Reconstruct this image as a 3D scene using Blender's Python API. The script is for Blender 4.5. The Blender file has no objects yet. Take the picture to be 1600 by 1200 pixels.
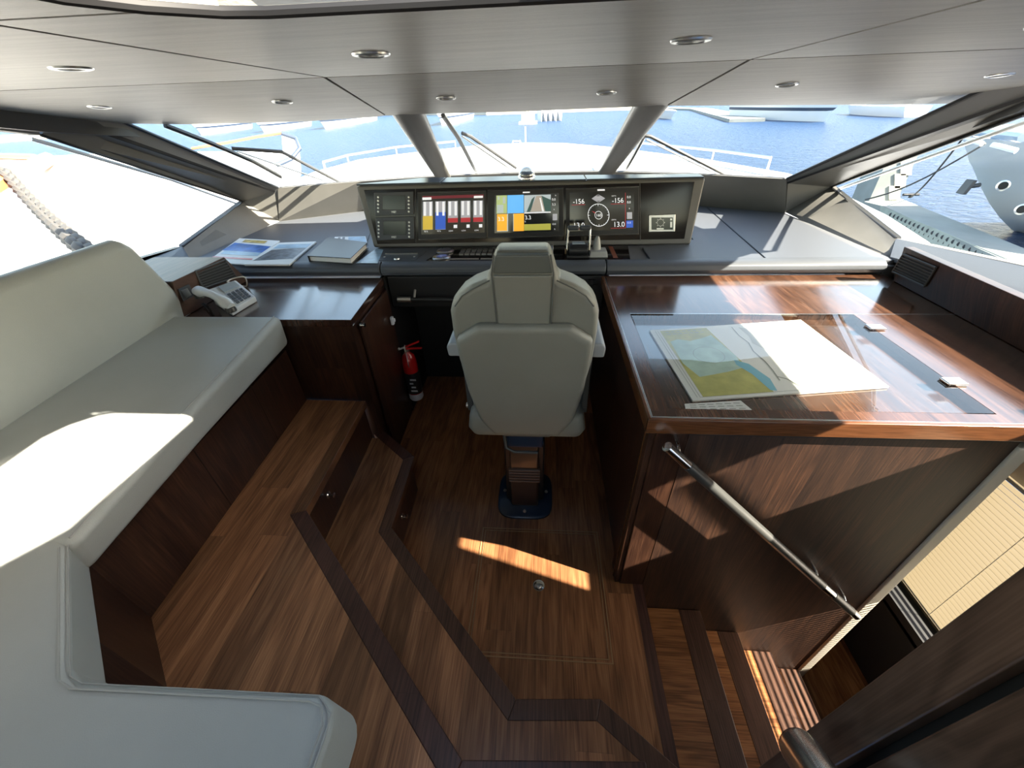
import bpy, bmesh, math, random
from mathutils import Vector, Matrix
random.seed(7)
C = bpy.context.scene.collection
# ------------------------------------------------------------------ camera
Fpx = 620.0
CAM = Vector((0, 0, 1.8))
_n = Vector((0.036, 1.0)).normalized()
_d = _n.dot(Vector((50.0, -445.0)))
DOWN = Vector((_n.x, _n.y, -_d / Fpx)).normalized()
FW = Vector((50.0, -445.0, Fpx)); FW = (FW - DOWN * FW.dot(DOWN)).normalized()
RT = DOWN.cross(FW)
ROT = Matrix((RT, FW, -DOWN))            # picture frame -> world
cam_data = bpy.data.cameras.new('camera'); cam = bpy.data.objects.new('camera', cam_data); C.objects.link(cam)
cam_data.sensor_width = 36; cam_data.lens = 36 * Fpx / 1600; cam_data.clip_start = 0.02; cam_data.clip_end = 2000
B = Matrix((( ROT[0][0], -ROT[0][1], -ROT[0][2]), (ROT[1][0], -ROT[1][1], -ROT[1][2]), (ROT[2][0], -ROT[2][1], -ROT[2][2])))
cam.matrix_world = Matrix.Translation(CAM) @ B.to_4x4()
bpy.context.scene.camera = cam
# ------------------------------------------------------------------ light
SUND = Vector((-1, 0.30, -0.82)).normalized()
sd = bpy.data.lights.new('sun', 'SUN'); sun = bpy.data.objects.new('sun', sd); C.objects.link(sun)
sd.energy = 14.0; sd.angle = 0.009; sd.color = (1.0, 0.90, 0.74)
sun.rotation_euler = SUND.to_track_quat('-Z', 'Y').to_euler()
W = bpy.data.worlds.new('world'); bpy.context.scene.world = W; W.use_nodes = True
wn = W.node_tree; bg = wn.nodes['Background']
sky = wn.nodes.new('ShaderNodeTexSky'); sky.sky_type = 'NISHITA'; sky.sun_disc = False
sky.sun_elevation = math.radians(38); sky.sun_rotation = math.radians(105.6); sky.air_density = 1.2; sky.dust_density = 1.5
wt = wn.nodes.new('ShaderNodeMix'); wt.data_type = 'RGBA'; wt.blend_type = 'MULTIPLY'; wt.inputs[0].default_value = 1; wt.inputs[7].default_value = (1.0, .92, .80, 1)
wn.links.new(sky.outputs[0], wt.inputs[6]); wn.links.new(wt.outputs[2], bg.inputs[0]); bg.inputs[1].default_value = 0.34
vs = bpy.context.scene.view_settings
vs.view_transform = 'Standard'; vs.look = 'None'; vs.gamma = 1; vs.exposure = 1.34
try: vs.use_curve_mapping = False
except Exception: pass
cy = bpy.context.scene.cycles
cy.max_bounces = 10; cy.diffuse_bounces = 5; cy.glossy_bounces = 5; cy.transparent_max_bounces = 12; cy.transmission_bounces = 8
cy.caustics_reflective = False; cy.caustics_refractive = False; cy.sample_clamp_indirect = 6.0

# ------------------------------------------------------------------ picture point onto a plane of the room
def ray(x, y): return ROT @ Vector((x - 800, y - 600, Fpx))
def pz(x, y, z): r = ray(x, y); return CAM + r * ((z - CAM.z) / r.z)
def py(x, y, Y): r = ray(x, y); return CAM + r * (Y / r.y)
def px(x, y, X): r = ray(x, y); return CAM + r * (X / r.x)
def pp(x, y, p, n): r = ray(x, y); return CAM + r * ((Vector(p) - CAM).dot(n) / r.dot(n))

# ------------------------------------------------------------------ materials
def newmat(name):
    m = bpy.data.materials.new(name); m.use_nodes = True
    return m, m.node_tree, m.node_tree.nodes['Principled BSDF']
def mat(name, col, rough=0.5, metal=0.0, bump=0.0, bscale=300.0, var=0.0, vscale=4.0, coat=0.0, spec=None, emit=0.0, alpha=None, trans=0.0, stretch=None):
    m, t, p = newmat(name); N = t.nodes; L = t.links
    p.inputs['Base Color'].default_value = (*col, 1); p.inputs['Roughness'].default_value = rough
    p.inputs['Metallic'].default_value = metal; p.inputs['Coat Weight'].default_value = coat
    p.inputs['Coat Roughness'].default_value = 0.08
    if spec is not None: p.inputs['Specular IOR Level'].default_value = spec
    if emit: p.inputs['Emission Color'].default_value = (*col, 1); p.inputs['Emission Strength'].default_value = emit
    if trans: p.inputs['Transmission Weight'].default_value = trans
    if alpha is not None: p.inputs['Alpha'].default_value = alpha
    g = N.new('ShaderNodeNewGeometry'); v = g.outputs['Position']
    if stretch:
        mp = N.new('ShaderNodeMapping'); mp.inputs['Scale'].default_value = stretch; L.new(v, mp.inputs[0]); v = mp.outputs[0]
    if var:
        n = N.new('ShaderNodeTexNoise'); n.inputs['Scale'].default_value = vscale; n.inputs['Detail'].default_value = 5; L.new(v, n.inputs[0])
        r = N.new('ShaderNodeMapRange'); r.inputs[1].default_value = .3; r.inputs[2].default_value = .7
        r.inputs[3].default_value = 1 - var; r.inputs[4].default_value = 1 + var; L.new(n.outputs[0], r.inputs[0])
        x = N.new('ShaderNodeVectorMath'); x.operation = 'SCALE'; x.inputs[0].default_value = col; L.new(r.outputs[0], x.inputs['Scale'])
        L.new(x.outputs[0], p.inputs['Base Color'])
    if bump:
        n = N.new('ShaderNodeTexNoise'); n.inputs['Scale'].default_value = bscale; n.inputs['Detail'].default_value = 3; L.new(v, n.inputs[0])
        b = N.new('ShaderNodeBump'); b.inputs['Strength'].default_value = bump; b.inputs['Distance'].default_value = 0.002
        L.new(n.outputs[0], b.inputs['Height']); L.new(b.outputs[0], p.inputs['Normal'])
    return m
def wood(name, dark, mid, light, along='y', width=0.085, length=1.3, rough=0.35, coat=0.0, gap=0.35, contrast=0.35, figure=.8, across_mix=None, gcol=(0.01, 0.006, 0.004)):
    """boards or veneer: grain runs along one world axis; board edges, end joints and figure are all pattern"""
    m, t, p = newmat(name); N = t.nodes; L = t.links
    def M(op, a, b=None, c=None):
        n = N.new('ShaderNodeMath'); n.operation = op
        for i, v in enumerate((a, b, c)):
            if v is None: continue
            if isinstance(v, (int, float)): n.inputs[i].default_value = v
            else: L.new(v, n.inputs[i])
        return n.outputs[0]
    g = N.new('ShaderNodeNewGeometry'); s = N.new('ShaderNodeSeparateXYZ'); L.new(g.outputs['Position'], s.inputs[0])
    X, Y, Z = s.outputs
    if along == 'y': al, ac, th = Y, X, Z
    elif along == 'x': al, ac, th = X, Y, Z
    else: al, ac, th = Z, M('ADD', X, M('MULTIPLY', Y, 0.83)), Z
    u = M('DIVIDE', ac, width); idx = M('FLOOR', u); fr = M('FRACT', u)
    w1 = N.new('ShaderNodeTexWhiteNoise'); w1.noise_dimensions = '1D'; L.new(idx, w1.inputs['W'])
    v = M('ADD', M('DIVIDE', al, length), M('MULTIPLY', w1.outputs[0], 5.37)); idy = M('FLOOR', v); fy = M('FRACT', v)
    cc = N.new('ShaderNodeCombineXYZ'); L.new(idx, cc.inputs[0]); L.new(idy, cc.inputs[1])
    w2 = N.new('ShaderNodeTexWhiteNoise'); w2.noise_dimensions = '2D'; L.new(cc.outputs[0], w2.inputs[0])
    R = w2.outputs[0]
    c1 = N.new('ShaderNodeCombineXYZ'); L.new(M('ADD', M('MULTIPLY', ac, 11.0), M('MULTIPLY', R, 31.0)), c1.inputs[0])
    L.new(M('MULTIPLY', al, 1.35), c1.inputs[1]); L.new(M('ADD', M('MULTIPLY', R, 9.0), M('MULTIPLY', th, 3.0 if along != 'z' else 0.0)), c1.inputs[2])
    n1 = N.new('ShaderNodeTexNoise'); n1.inputs['Scale'].default_value = 1.0; n1.inputs['Detail'].default_value = 3; n1.inputs['Distortion'].default_value = .45 * figure
    L.new(c1.outputs[0], n1.inputs[0])
    rings = M('ADD', M('MULTIPLY', M('SINE', M('MULTIPLY', n1.outputs[0], 34.0)), 0.5), 0.5)
    c2 = N.new('ShaderNodeCombineXYZ'); L.new(M('MULTIPLY', ac, 260.0), c2.inputs[0]); L.new(M('MULTIPLY', al, 7.0), c2.inputs[1]); L.new(R, c2.inputs[2])
    n2 = N.new('ShaderNodeTexNoise'); n2.inputs['Scale'].default_value = 1.0; n2.inputs['Detail'].default_value = 4; L.new(c2.outputs[0], n2.inputs[0])
    f = M('ADD', M('ADD', M('MULTIPLY', rings, 0.20 * figure), M('MULTIPLY', n2.outputs[0], 0.66)), M('MULTIPLY', n1.outputs[0], 0.30))
    rp = N.new('ShaderNodeValToRGB'); e = rp.color_ramp.elements
    e[0].position = .36; e[0].color = (*dark, 1); e[1].position = .84; e[1].color = (*light, 1)
    k = e.new(.58); k.color = (*mid, 1); L.new(f, rp.inputs[0])
    br = M('ADD', M('MULTIPLY', R, 2 * contrast), 1 - contrast)
    sc = N.new('ShaderNodeVectorMath'); sc.operation = 'SCALE'; L.new(rp.outputs[0], sc.inputs[0]); L.new(br, sc.inputs['Scale'])
    gm = M('MAXIMUM', M('LESS_THAN', fr, 0.0011 / width), M('LESS_THAN', fy, 0.0011 / length))
    mx = N.new('ShaderNodeMix'); mx.data_type = 'RGBA'; L.new(M('MULTIPLY', gm, gap), mx.inputs[0]); L.new(sc.outputs[0], mx.inputs[6]); mx.inputs[7].default_value = (*gcol, 1)
    L.new(mx.outputs[2], p.inputs['Base Color'])
    p.inputs['Roughness'].default_value = rough; p.inputs['Coat Weight'].default_value = coat; p.inputs['Coat Roughness'].default_value = .12
    b = N.new('ShaderNodeBump'); b.inputs['Strength'].default_value = .12; b.inputs['Distance'].default_value = .001
    L.new(n2.outputs[0], b.inputs['Height']); L.new(b.outputs[0], p.inputs['Normal'])
    return m
def glassmat(name, tint=(1, 1, 1), rough=0.0, boost=1.0):
    m = bpy.data.materials.new(name); m.use_nodes = True; t = m.node_tree; N = t.nodes; L = t.links
    for n in list(N): N.remove(n)
    o = N.new('ShaderNodeOutputMaterial'); mx = N.new('ShaderNodeMixShader'); tr = N.new('ShaderNodeBsdfTransparent'); gl = N.new('ShaderNodeBsdfGlossy')
    tr.inputs[0].default_value = (*tint, 1); gl.inputs['Roughness'].default_value = rough
    fr = N.new('ShaderNodeFresnel'); gm = N.new('ShaderNodeNewGeometry'); io = N.new('ShaderNodeMapRange')   # same reflection from either side of a thin pane
    io.inputs[3].default_value = 1.5; io.inputs[4].default_value = 1 / 1.5; L.new(gm.outputs['Backfacing'], io.inputs[0]); L.new(io.outputs[0], fr.inputs[0])
    mm = N.new('ShaderNodeMath'); mm.operation = 'MULTIPLY'; mm.inputs[1].default_value = boost; L.new(fr.outputs[0], mm.inputs[0])
    L.new(mm.outputs[0], mx.inputs[0]); L.new(tr.outputs[0], mx.inputs[1]); L.new(gl.outputs[0], mx.inputs[2]); L.new(mx.outputs[0], o.inputs[0])
    return m

M_floor = wood('walnut_floor', (.115, .046, .020), (.25, .108, .046), (.40, .195, .088), 'y', .105, 1.25, rough=.30, coat=.15, contrast=.34)
M_step = wood('walnut_step', (.135, .058, .028), (.285, .130, .060), (.46, .235, .115), 'y', .115, 1.6, rough=.33, coat=.12, contrast=.36)
M_tread = wood('walnut_tread', (.09, .034, .013), (.27, .11, .042), (.44, .20, .075), 'x', .28, 2.0, rough=.3, coat=.15, contrast=.22)
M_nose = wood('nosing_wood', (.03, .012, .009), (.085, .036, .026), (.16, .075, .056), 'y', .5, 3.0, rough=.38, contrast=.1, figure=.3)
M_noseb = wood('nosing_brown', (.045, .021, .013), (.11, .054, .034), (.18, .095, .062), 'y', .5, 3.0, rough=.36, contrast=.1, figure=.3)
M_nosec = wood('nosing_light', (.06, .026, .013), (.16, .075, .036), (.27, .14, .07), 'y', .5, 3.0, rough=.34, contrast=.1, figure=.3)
M_edge = mat('nosing_edge', (.16, .065, .022), .35, var=.25, vscale=30)
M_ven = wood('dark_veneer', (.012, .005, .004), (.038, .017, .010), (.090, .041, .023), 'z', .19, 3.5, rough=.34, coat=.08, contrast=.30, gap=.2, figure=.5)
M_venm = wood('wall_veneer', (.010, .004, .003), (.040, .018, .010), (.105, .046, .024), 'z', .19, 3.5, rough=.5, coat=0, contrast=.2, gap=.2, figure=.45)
M_boxv = wood('box_veneer', (.03, .017, .012), (.08, .045, .034), (.13, .075, .055), 'y', .3, 3.0, rough=.42, contrast=.15, gap=.1)
M_ventop = wood('table_veneer', (.026, .012, .007), (.080, .037, .021), (.18, .090, .052), 'y', .16, 4.0, rough=.16, coat=.8, contrast=.28, gap=.15, figure=.5)
M_desktop = wood('desk_veneer', (.020, .010, .007), (.055, .026, .018), (.11, .052, .034), 'y', .2, 4.0, rough=.2, coat=.8, contrast=.12, gap=.1, figure=.4)
M_panel = wood('locker_veneer', (.030, .019, .015), (.070, .044, .034), (.12, .077, .060), 'x', .4, 3.0, rough=.34, coat=.2, contrast=.1, gap=.1, figure=.8)
M_edgew = mat('table_edge_wood', (.13, .050, .020), .22, var=.3, vscale=14, coat=.6, stretch=(1, 1, 14))
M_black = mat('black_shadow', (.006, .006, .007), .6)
M_blackp = mat('black_plastic', (.016, .017, .019), .35)
M_dgrey = mat('dark_grey_trim', (.055, .057, .060), .5, bump=.3, bscale=500)
M_post = mat('grey_post_leather', (.17, .175, .18), .42, bump=.25, bscale=700)
M_pillar = mat('pillar_leather', (.10, .098, .09), .40, bump=.2, bscale=500, var=.1, vscale=5)
M_ceil = mat('ceiling_leather', (.245, .236, .210), .42, bump=.35, bscale=60, var=.13, vscale=5, stretch=(.8, 9, 9))
M_side = mat('side_leather', (.17, .167, .155), .5, bump=.3, bscale=500, var=.06, vscale=8)
M_dash = mat('dash_leather', (.085, .094, .11), .42, bump=.35, bscale=600)
M_dashr = mat('dash_leather_grey', (.12, .125, .135), .45, bump=.35, bscale=600)
M_pad = mat('pad_leather', (.075, .083, .095), .40, bump=.25, bscale=700)
M_sofa = mat('cream_leather', (.41, .435, .425), .42, bump=.25, bscale=500, var=.03, vscale=6)
M_pipe = mat('grey_piping', (.36, .37, .36), .5)
M_chair = mat('taupe_leather', (.235, .235, .208), .40, bump=.25, bscale=600, var=.03, vscale=8)
M_chseam = mat('chair_seam', (.10, .105, .10), .6)
M_chhead = mat('taupe_leather_dark', (.125, .135, .122), .45, bump=.25, bscale=600)
M_arm = mat('armrest_leather', (.29, .31, .33), .4)
M_chrome = mat('chrome', (.82, .83, .84), .08, 1.0)
M_steel = mat('brushed_steel', (.62, .62, .60), .28, 1.0)
M_rail = mat('satin_chrome', (.90, .92, .93), .24, 1.0)
M_brass = mat('pale_inlay', (.34, .22, .11), .3)
M_navy = mat('navy_base', (.010, .028, .062), .28, coat=.3)
M_red = mat('extinguisher_red', (.50, .012, .012), .25, coat=.4)
M_cream = mat('cream_liner', (.62, .58, .49), .5, bump=.2, bscale=300)
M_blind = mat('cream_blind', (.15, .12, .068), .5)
M_white = mat('white_gelcoat', (.82, .83, .84), .25)
M_whitep = mat('white_plastic', (.62, .66, .70), .35)
M_paper = mat('paper_white', (.80, .80, .77), .6)
M_podtop = mat('pod_shell', (.125, .122, .112), .38, bump=.15, bscale=700)
M_podtopm = mat('pod_top_gloss', (.05, .065, .085), .3, spec=.35)
M_glossblk = mat('gloss_black', (.010, .008, .008), .10, spec=.3)
M_bezel = mat('display_bezel', (.010, .010, .011), .4)
M_mon = mat('monitor_grey', (.05, .056, .065), .4)
M_lcd = mat('lcd_off', (.01, .02, .018), .15)
M_glass = glassmat('window_glass', (.97, .985, .98), 0, 0.35)
M_glass2 = glassmat('dome_glass', (.42, .45, .47), 0, 5.0)
M_tglass = glassmat('table_glass', (.93, .96, .95), 0, 1.3)
M_teak = mat('teak_rail', (.50, .19, .08), .4)
M_rope = mat('grey_rope', (.07, .066, .062), .8)
M_conc = mat('dock_concrete', (.22, .24, .23), .8, var=.12, vscale=1.2)
M_steelw = mat('dock_channel', (.30, .33, .29), .7, var=.1, vscale=4)
M_hull = mat('pale_blue_hull', (.80, .86, .87), .3)
M_shore = mat('far_quay', (.52, .47, .38), .8, var=.15, vscale=.15)
M_dkblue = mat('navy_stripe', (.04, .06, .10), .5)
M_wglass = mat('boat_windscreen', (.35, .42, .48), .1, coat=.5)

def emis(name, col, s=1.0): return mat('screen_' + name, col, .3, emit=s)
SC = .26
E_white = emis('white', (.85, .86, .9), SC); E_grey = emis('grey', (.36, .36, .39), SC); E_yel = emis('yellow', (.60, .42, .05), SC)
E_blue = emis('blue', (.03, .10, .50), SC); E_red = emis('red', (.40, .02, .03), SC); E_or = emis('orange', (.95, .42, .03), SC * 1.2)
E_sea = emis('sea', (.12, .42, .85), SC * 1.3); E_grn = emis('land', (.42, .52, .22), SC); E_grn2 = emis('land_pale', (.45, .52, .50), SC)
E_ol = emis('seabed', (.42, .40, .07), SC); E_blk = mat('screen_black', (.008, .008, .009), .15, coat=.4); E_dkred = emis('dark_red', (.14, .01, .02), SC)
E_cam1 = emis('camera_sky', (.45, .52, .56), SC); E_cam2 = emis('camera_deck', (.40, .35, .30), SC); E_cam3 = emis('camera_dark', (.04, .09, .08), SC)

# ------------------------------------------------------------------ mesh helpers
class MB:
    def __init__(s): s.v = []; s.f = []; s.mi = []; s.cur = 0
    def add(s, vs, fs):
        o = len(s.v); s.v += [Vector(v) for v in vs]; s.f += [tuple(i + o for i in f) for f in fs]; s.mi += [s.cur] * len(fs); return s
    def box(s, x0, x1, y0, y1, z0, z1):
        return s.add([(x0, y0, z0), (x1, y0, z0), (x1, y1, z0), (x0, y1, z0), (x0, y0, z1), (x1, y0, z1), (x1, y1, z1), (x0, y1, z1)],
                     [(0, 3, 2, 1), (4, 5, 6, 7), (0, 1, 5, 4), (1, 2, 6, 5), (2, 3, 7, 6), (3, 0, 4, 7)])
    def loft(s, rings, cap=True, close=True):
        n = len(rings[0]); vs = [p for r in rings for p in r]; fs = []
        for i in range(len(rings) - 1):
            for j in range(n if close else n - 1):
                k = (j + 1) % n; fs.append((i * n + j, i * n + k, (i + 1) * n + k, (i + 1) * n + j))
        if cap: fs.append(tuple(range(n - 1, -1, -1))); fs.append(tuple((len(rings) - 1) * n + j for j in range(n)))
        return s.add(vs, fs)
    def prism(s, poly, z0, z1):
        return s.loft([[(p[0], p[1], z0) for p in poly], [(p[0], p[1], z1) for p in poly]])
    def slab(s, pts, off):          # planar polygon given thickness by offset vector
        off = Vector(off); return s.loft([[Vector(p) for p in pts], [Vector(p) + off for p in pts]])
    def quad(s, *p): return s.add(p, [tuple(range(len(p)))])
    def obb(s, c, ax, ay, az):      # centre and three half-axis vectors
        c, ax, ay, az = map(Vector, (c, ax, ay, az))
        return s.loft([[c - ax - ay - az, c + ax - ay - az, c + ax + ay - az, c - ax + ay - az], [c - ax - ay + az, c + ax - ay + az, c + ax + ay + az, c - ax + ay + az]])
    def tube(s, path, r, n=12, cap=True, closed=False):
        path = [Vector(p) for p in path]; rings = []; prev = None; m = len(path)
        for i, p in enumerate(path):
            if closed: t = (path[(i + 1) % m] - path[i - 1]).normalized()
            else: t = (path[min(i + 1, m - 1)] - path[max(i - 1, 0)]).normalized()
            if prev is None:
                a = t.orthogonal().normalized()
            else:
                a = (prev - t * prev.dot(t)).normalized()
            prev = a; b = t.cross(a); rr = r[i] if isinstance(r, (list, tuple)) else r
            rings.append([p + (a * math.cos(q) + b * math.sin(q)) * rr for q in [2 * math.pi * k / n for k in range(n)]])
        if closed: rings.append(rings[0]); cap = False
        return s.loft(rings, cap)
    def lathe(s, prof, c, axis=(0, 0, 1), n=24):
        ax = Vector(axis).normalized(); a = ax.orthogonal().normalized(); b = ax.cross(a); c = Vector(c)
        return s.loft([[c + ax * h + (a * math.cos(q) + b * math.sin(q)) * max(r, 1e-4) for q in [2 * math.pi * k / n for k in range(n)]] for r, h in prof])
    def build(s, name, m, parent=None, loc=None, bevel=0, seg=3, smooth=40, sub=0, solid=0):
        global ORG
        if parent is not None: o0 = ORG[parent.name]
        else: o0 = Vector(loc) if loc is not None else sum((Vector(v) for v in s.v), Vector()) / len(s.v)
        me = bpy.data.meshes.new(name)
        me.from_pydata([tuple(v - o0) for v in s.v], [], s.f)
        ms = m if isinstance(m, (list, tuple)) else [m]
        for q in ms: me.materials.append(q)
        for p, i in zip(me.polygons, s.mi): p.material_index = i
        bm = bmesh.new(); bm.from_mesh(me); bmesh.ops.recalc_face_normals(bm, faces=bm.faces); bm.to_mesh(me); bm.free()
        me.polygons.foreach_set('use_smooth', [True] * len(me.polygons))
        me.set_sharp_from_angle(angle=math.radians(smooth))
        o = bpy.data.objects.new(name, me); C.objects.link(o)
        if parent is not None: o.parent = parent
        else: o.location = o0
        ORG[o.name] = o0
        if solid: q = o.modifiers.new('solid', 'SOLIDIFY'); q.thickness = solid; q.offset = 0
        if bevel:
            q = o.modifiers.new('bevel', 'BEVEL'); q.width = bevel; q.segments = seg; q.limit_method = 'ANGLE'; q.angle_limit = math.radians(32); q.harden_normals = False
            me.set_sharp_from_angle(angle=math.radians(180))
            w = o.modifiers.new('wn', 'WEIGHTED_NORMAL'); w.keep_sharp = False
        if sub: q = o.modifiers.new('sub', 'SUBSURF'); q.levels = sub; q.render_levels = sub
        return o
ORG = {}
def tag(o, label, cat, group=None):
    o['label'] = label; o['category'] = cat
    if group: o['group'] = group
    return o
def thing(name, loc, label, cat, group=None):
    o = bpy.data.objects.new(name, None); C.objects.link(o); o.location = loc; o.empty_display_size = .05
    ORG[o.name] = Vector(loc); return tag(o, label, cat, group)
def struct(o): o['kind'] = 'structure'; return o
def text(s, body, p0, ux, uz, h, off=0.0):     # flat lettering: lower-left corner, reading direction, up direction, height
    cu = bpy.data.curves.new('t', 'FONT'); cu.body = body; cu.size = 1; ob = bpy.data.objects.new('t', cu); C.objects.link(ob)
    dg = bpy.context.evaluated_depsgraph_get(); me = ob.evaluated_get(dg).to_mesh()
    ux = Vector(ux).normalized(); uz = Vector(uz).normalized(); nn = ux.cross(uz); p0 = Vector(p0)
    k = h / .70
    s.add([p0 + ux * v.co.x * k + uz * v.co.y * k + nn * off for v in me.vertices], [tuple(p.vertices) for p in me.polygons])
    ob.evaluated_get(dg).to_mesh_clear(); bpy.data.objects.remove(ob); bpy.data.curves.remove(cu); return s

# ================================================================== THE SHELL
ZT = lambda x, y: 1.885 - .022 * (y - 1.03) if y <= 1.5 else 1.8747 - .14 * (y - 1.5)
def ceilpoly(b, poly, th=.05):
    b.loft([[(x, y, ZT(x, y)) for x, y in poly], [(x, y, ZT(x, y) + th) for x, y in poly]])
S1, S2, SY = -.675, .585, 1.5
cb = MB()
g_ = .0055
front_edge_l = [(-2.2, 2.30), (-1.9, 2.42), (-1.28, 2.46), (-.83, 2.36)]
ceilpoly(cb, [(S1 - g_, SY + g_), (-2.26, SY + g_), (-2.26, 2.0), (-2.2, 2.30), (-1.9, 2.42), (-1.28, 2.46), (-.86, 2.38), (-.79, 2.345)])       # port front panel
ceilpoly(cb, [(S1 + g_, SY + g_), (-.78, 2.34), (-.62, 2.33), (-.155, 2.36), (.45, 2.33), (.572, 2.325), (S2 - g_, SY + g_)])                    # centre front panel
ceilpoly(cb, [(S2 + g_, SY + g_), (.585, 2.34), (.75, 2.37), (1.18, 2.45), (1.75, 2.56), (2.08, 2.60), (2.18, 2.42), (2.04, 2.10), (1.93, 1.85), (1.965, SY + g_)])          # starboard front panel
# aft panels; an open roof hatch lets the sun onto the sofa
def aft(x0, x1, y0, y1): ceilpoly(cb, [(x0, y0), (x1, y0), (x1, y1), (x0, y1)])
aft(-2.26, S1 - g_, -3.5, SY - g_)
ceilpoly(cb, [(S2 + g_, -3.5), (1.93, -3.5), (1.93, .53), (2.0, .54), (2.0, 1.2), (1.965, SY - g_), (S2 + g_, SY - g_)])
HP = [(-.45, .60), (-.42, .605), (.08, .605), (.08, .215), (-.03, .046), (-.22, -.25), (-.45, -.25)]       # roof hatch outline
ceilpoly(cb, [(S1 + g_, .63), (S2 - g_, .63), (S2 - g_, SY - g_), (S1 + g_, SY - g_)])
ceilpoly(cb, [(S1 + g_, .594), (-.365, .594), (-.33, .605), (.08, .605), (.08, .63), (S1 + g_, .63)]); ceilpoly(cb, [(S1 + g_, -3.5), (-.45, -3.5), (-.45, .48), (-.42, .54), (-.365, .586), (S1 + g_, .586)])
ceilpoly(cb, [(.08, -3.5), (S2 - g_, -3.5), (S2 - g_, .63), (.08, .63)])
ceilpoly(cb, [(-.03, .046), (-.22, -.25), (.08, -.25), (.08, .215)]); ceilpoly(cb, [(-.45, -3.5), (.08, -3.5), (.08, -.25), (-.45, -.25)])
ceiling = struct(cb.build('ceiling', M_ceil, loc=(0, 0, 1.9)))
rb = MB(); rb.loft([[(x, y, ZT(x, y) + z) for x, y in [(-2.26, SY), (1.95, SY), (1.92, 1.85), (2.02, 2.10), (2.18, 2.42), (2.06, 2.58), (1.18, 2.43), (0, 2.32), (-1.28, 2.44), (-2.2, 2.28)]] for z in (.052, .09)])
for q in [(-2.26, -.46, -3.5, 1.5), (.09, 1.92, -3.5, 1.5), (-.46, .09, .632, 1.5), (-.46, .09, -3.5, -.26)]:
    rb.loft([[(x, y, ZT(x, min(y, 1.49)) + z) for x, y in [(q[0], q[2]), (q[1], q[2]), (q[1], q[3]), (q[0], q[3])]] for z in (.052, .09)])
rb.loft([[(x, y, z) for x, y in [(-2.35, 2.2), (2.25, 2.2), (2.1, 2.62), (1.2, 2.80), (-.1, 2.85), (-1.4, 2.80), (-2.25, 2.60)]] for z in (1.93, 1.97)])  # unseen roof brow, added to keep the sun off the dash sides
struct(rb.build('trim_1', M_black, loc=(0, 0, 1.95)))
# rolled lip round the roof hatch
hl = MB(); hz = ZT(0, .5) - .006
hl.tube([(-.45, .30, hz), (-.45, .48, hz), (-.42, .54, hz), (-.365, .588, hz), (-.32, .602, hz), (.56, .603, hz)], .006, 8)
hl.slab([(-.46, .60, hz + .02), (.09, .60, hz + .02), (.09, .60, hz + .20), (-.46, .60, hz + .20)], (0, .03, 0)); hl.slab([(-.46, .60, hz + .02), (-.46, -.3, hz + .02), (-.46, -.3, hz + .16), (-.46, .60, hz + .16)], (-.02, 0, 0))
struct(hl.build('trim_2', M_black, loc=(0, .5, 1.9)))

# downlights
def downlight(x, y, first=[None]):
    nrm = Vector((0, .14, 1)).normalized() if y > 1.5 else Vector((0, .022, 1)).normalized()
    c = Vector((x, y, ZT(x, y)))
    t = thing('downlight', c, '', 'ceiling light', 'recessed ceiling lights')
    MB().lathe([(.026, .002), (.026, -.003), (.031, -.0045), (.037, -.003), (.039, .001)], c, nrm, 28).build('trim_ring', M_steel, t)
    MB().lathe([(.0258, .0035), (.020, .001), (.001, .001)], c - nrm * .0018, nrm, 20).build('lens', M_mon, t)
    return t
DLN = [(-1.02, 1.03, 'round ceiling downlight at far left of the row nearest the camera'),
       (-.351, 1.023, 'round ceiling downlight in the middle panel, left one of the near row'),
       (.281, 1.029, 'round ceiling downlight in the middle panel, right one of the near row'),
       (.95, 1.06, 'round ceiling downlight cut by the top right edge of the photo'),
       (-1.79, 1.84, 'ceiling downlight nearest the left side window in the front row'),
       (-1.041, 1.877, 'front row ceiling downlight, second from the left window'),
       (-.389, 1.925, 'front row ceiling downlight just right of the left windshield pillar'),
       (.243, 1.94, 'front row ceiling downlight just left of the right windshield pillar'),
       (.899, 1.907, 'front row ceiling downlight right of the right windshield pillar'),
       (1.596, 1.874, 'ceiling downlight nearest the right side window in the front row')]
for x, y, l in DLN: downlight(x, y)['label'] = l

# side walls, port and starboard: (y, z) of window outline
LW = [(3.09, 1.239), (2.386, 1.115), (1.7, 1.17), (.9, 1.22), (-3.4, 1.25)]
PORT_LO = LW; PORT_UP = [(3.09, 1.239), (2.6, 1.475), (1.955, 1.735), (1.75, 1.772), (1.0, 1.80), (-3.4, 1.81)]
STB_LO = [(3.18, 1.245), (2.445, 1.10), (1.763, 1.179), (1.0, 1.27), (.86, 1.29)]
STB_UP = [(3.18, 1.245), (2.7, 1.45), (2.136, 1.687), (2.06, 1.79), (1.99, 1.99), (-3.4, 2.02)]
XP, XS = -2.25, 2.0
def side_wall(name, X, th, lo, up, extra=None):
    b = MB()
    def strip(a, c):    # quads between two polylines sampled at the same y
        for (y0, z0), (y1, z1), (w0, v0), (w1, v1) in zip(a, a[1:], c, c[1:]):
            b.loft([[(X, y0, z0), (X, y1, z1), (X, w1, v1), (X, w0, v0)], [(X + th, y0, z0), (X + th, y1, z1), (X + th, w1, v1), (X + th, w0, v0)]])
    strip(lo[1:], [(y, .95 if y > 2.2 else .80) for y, z in lo[1:]])
    strip(up[2:], [(y, max(z + .01, 1.87 if y < 1.6 else ZT(0, y))) for y, z in up[2:]])
    if extra: extra(b)
    return struct(b.build(name, M_side, loc=(X, 1, 1)))
side_wall('wall_left', XP, -.05, PORT_LO, PORT_UP)
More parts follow.
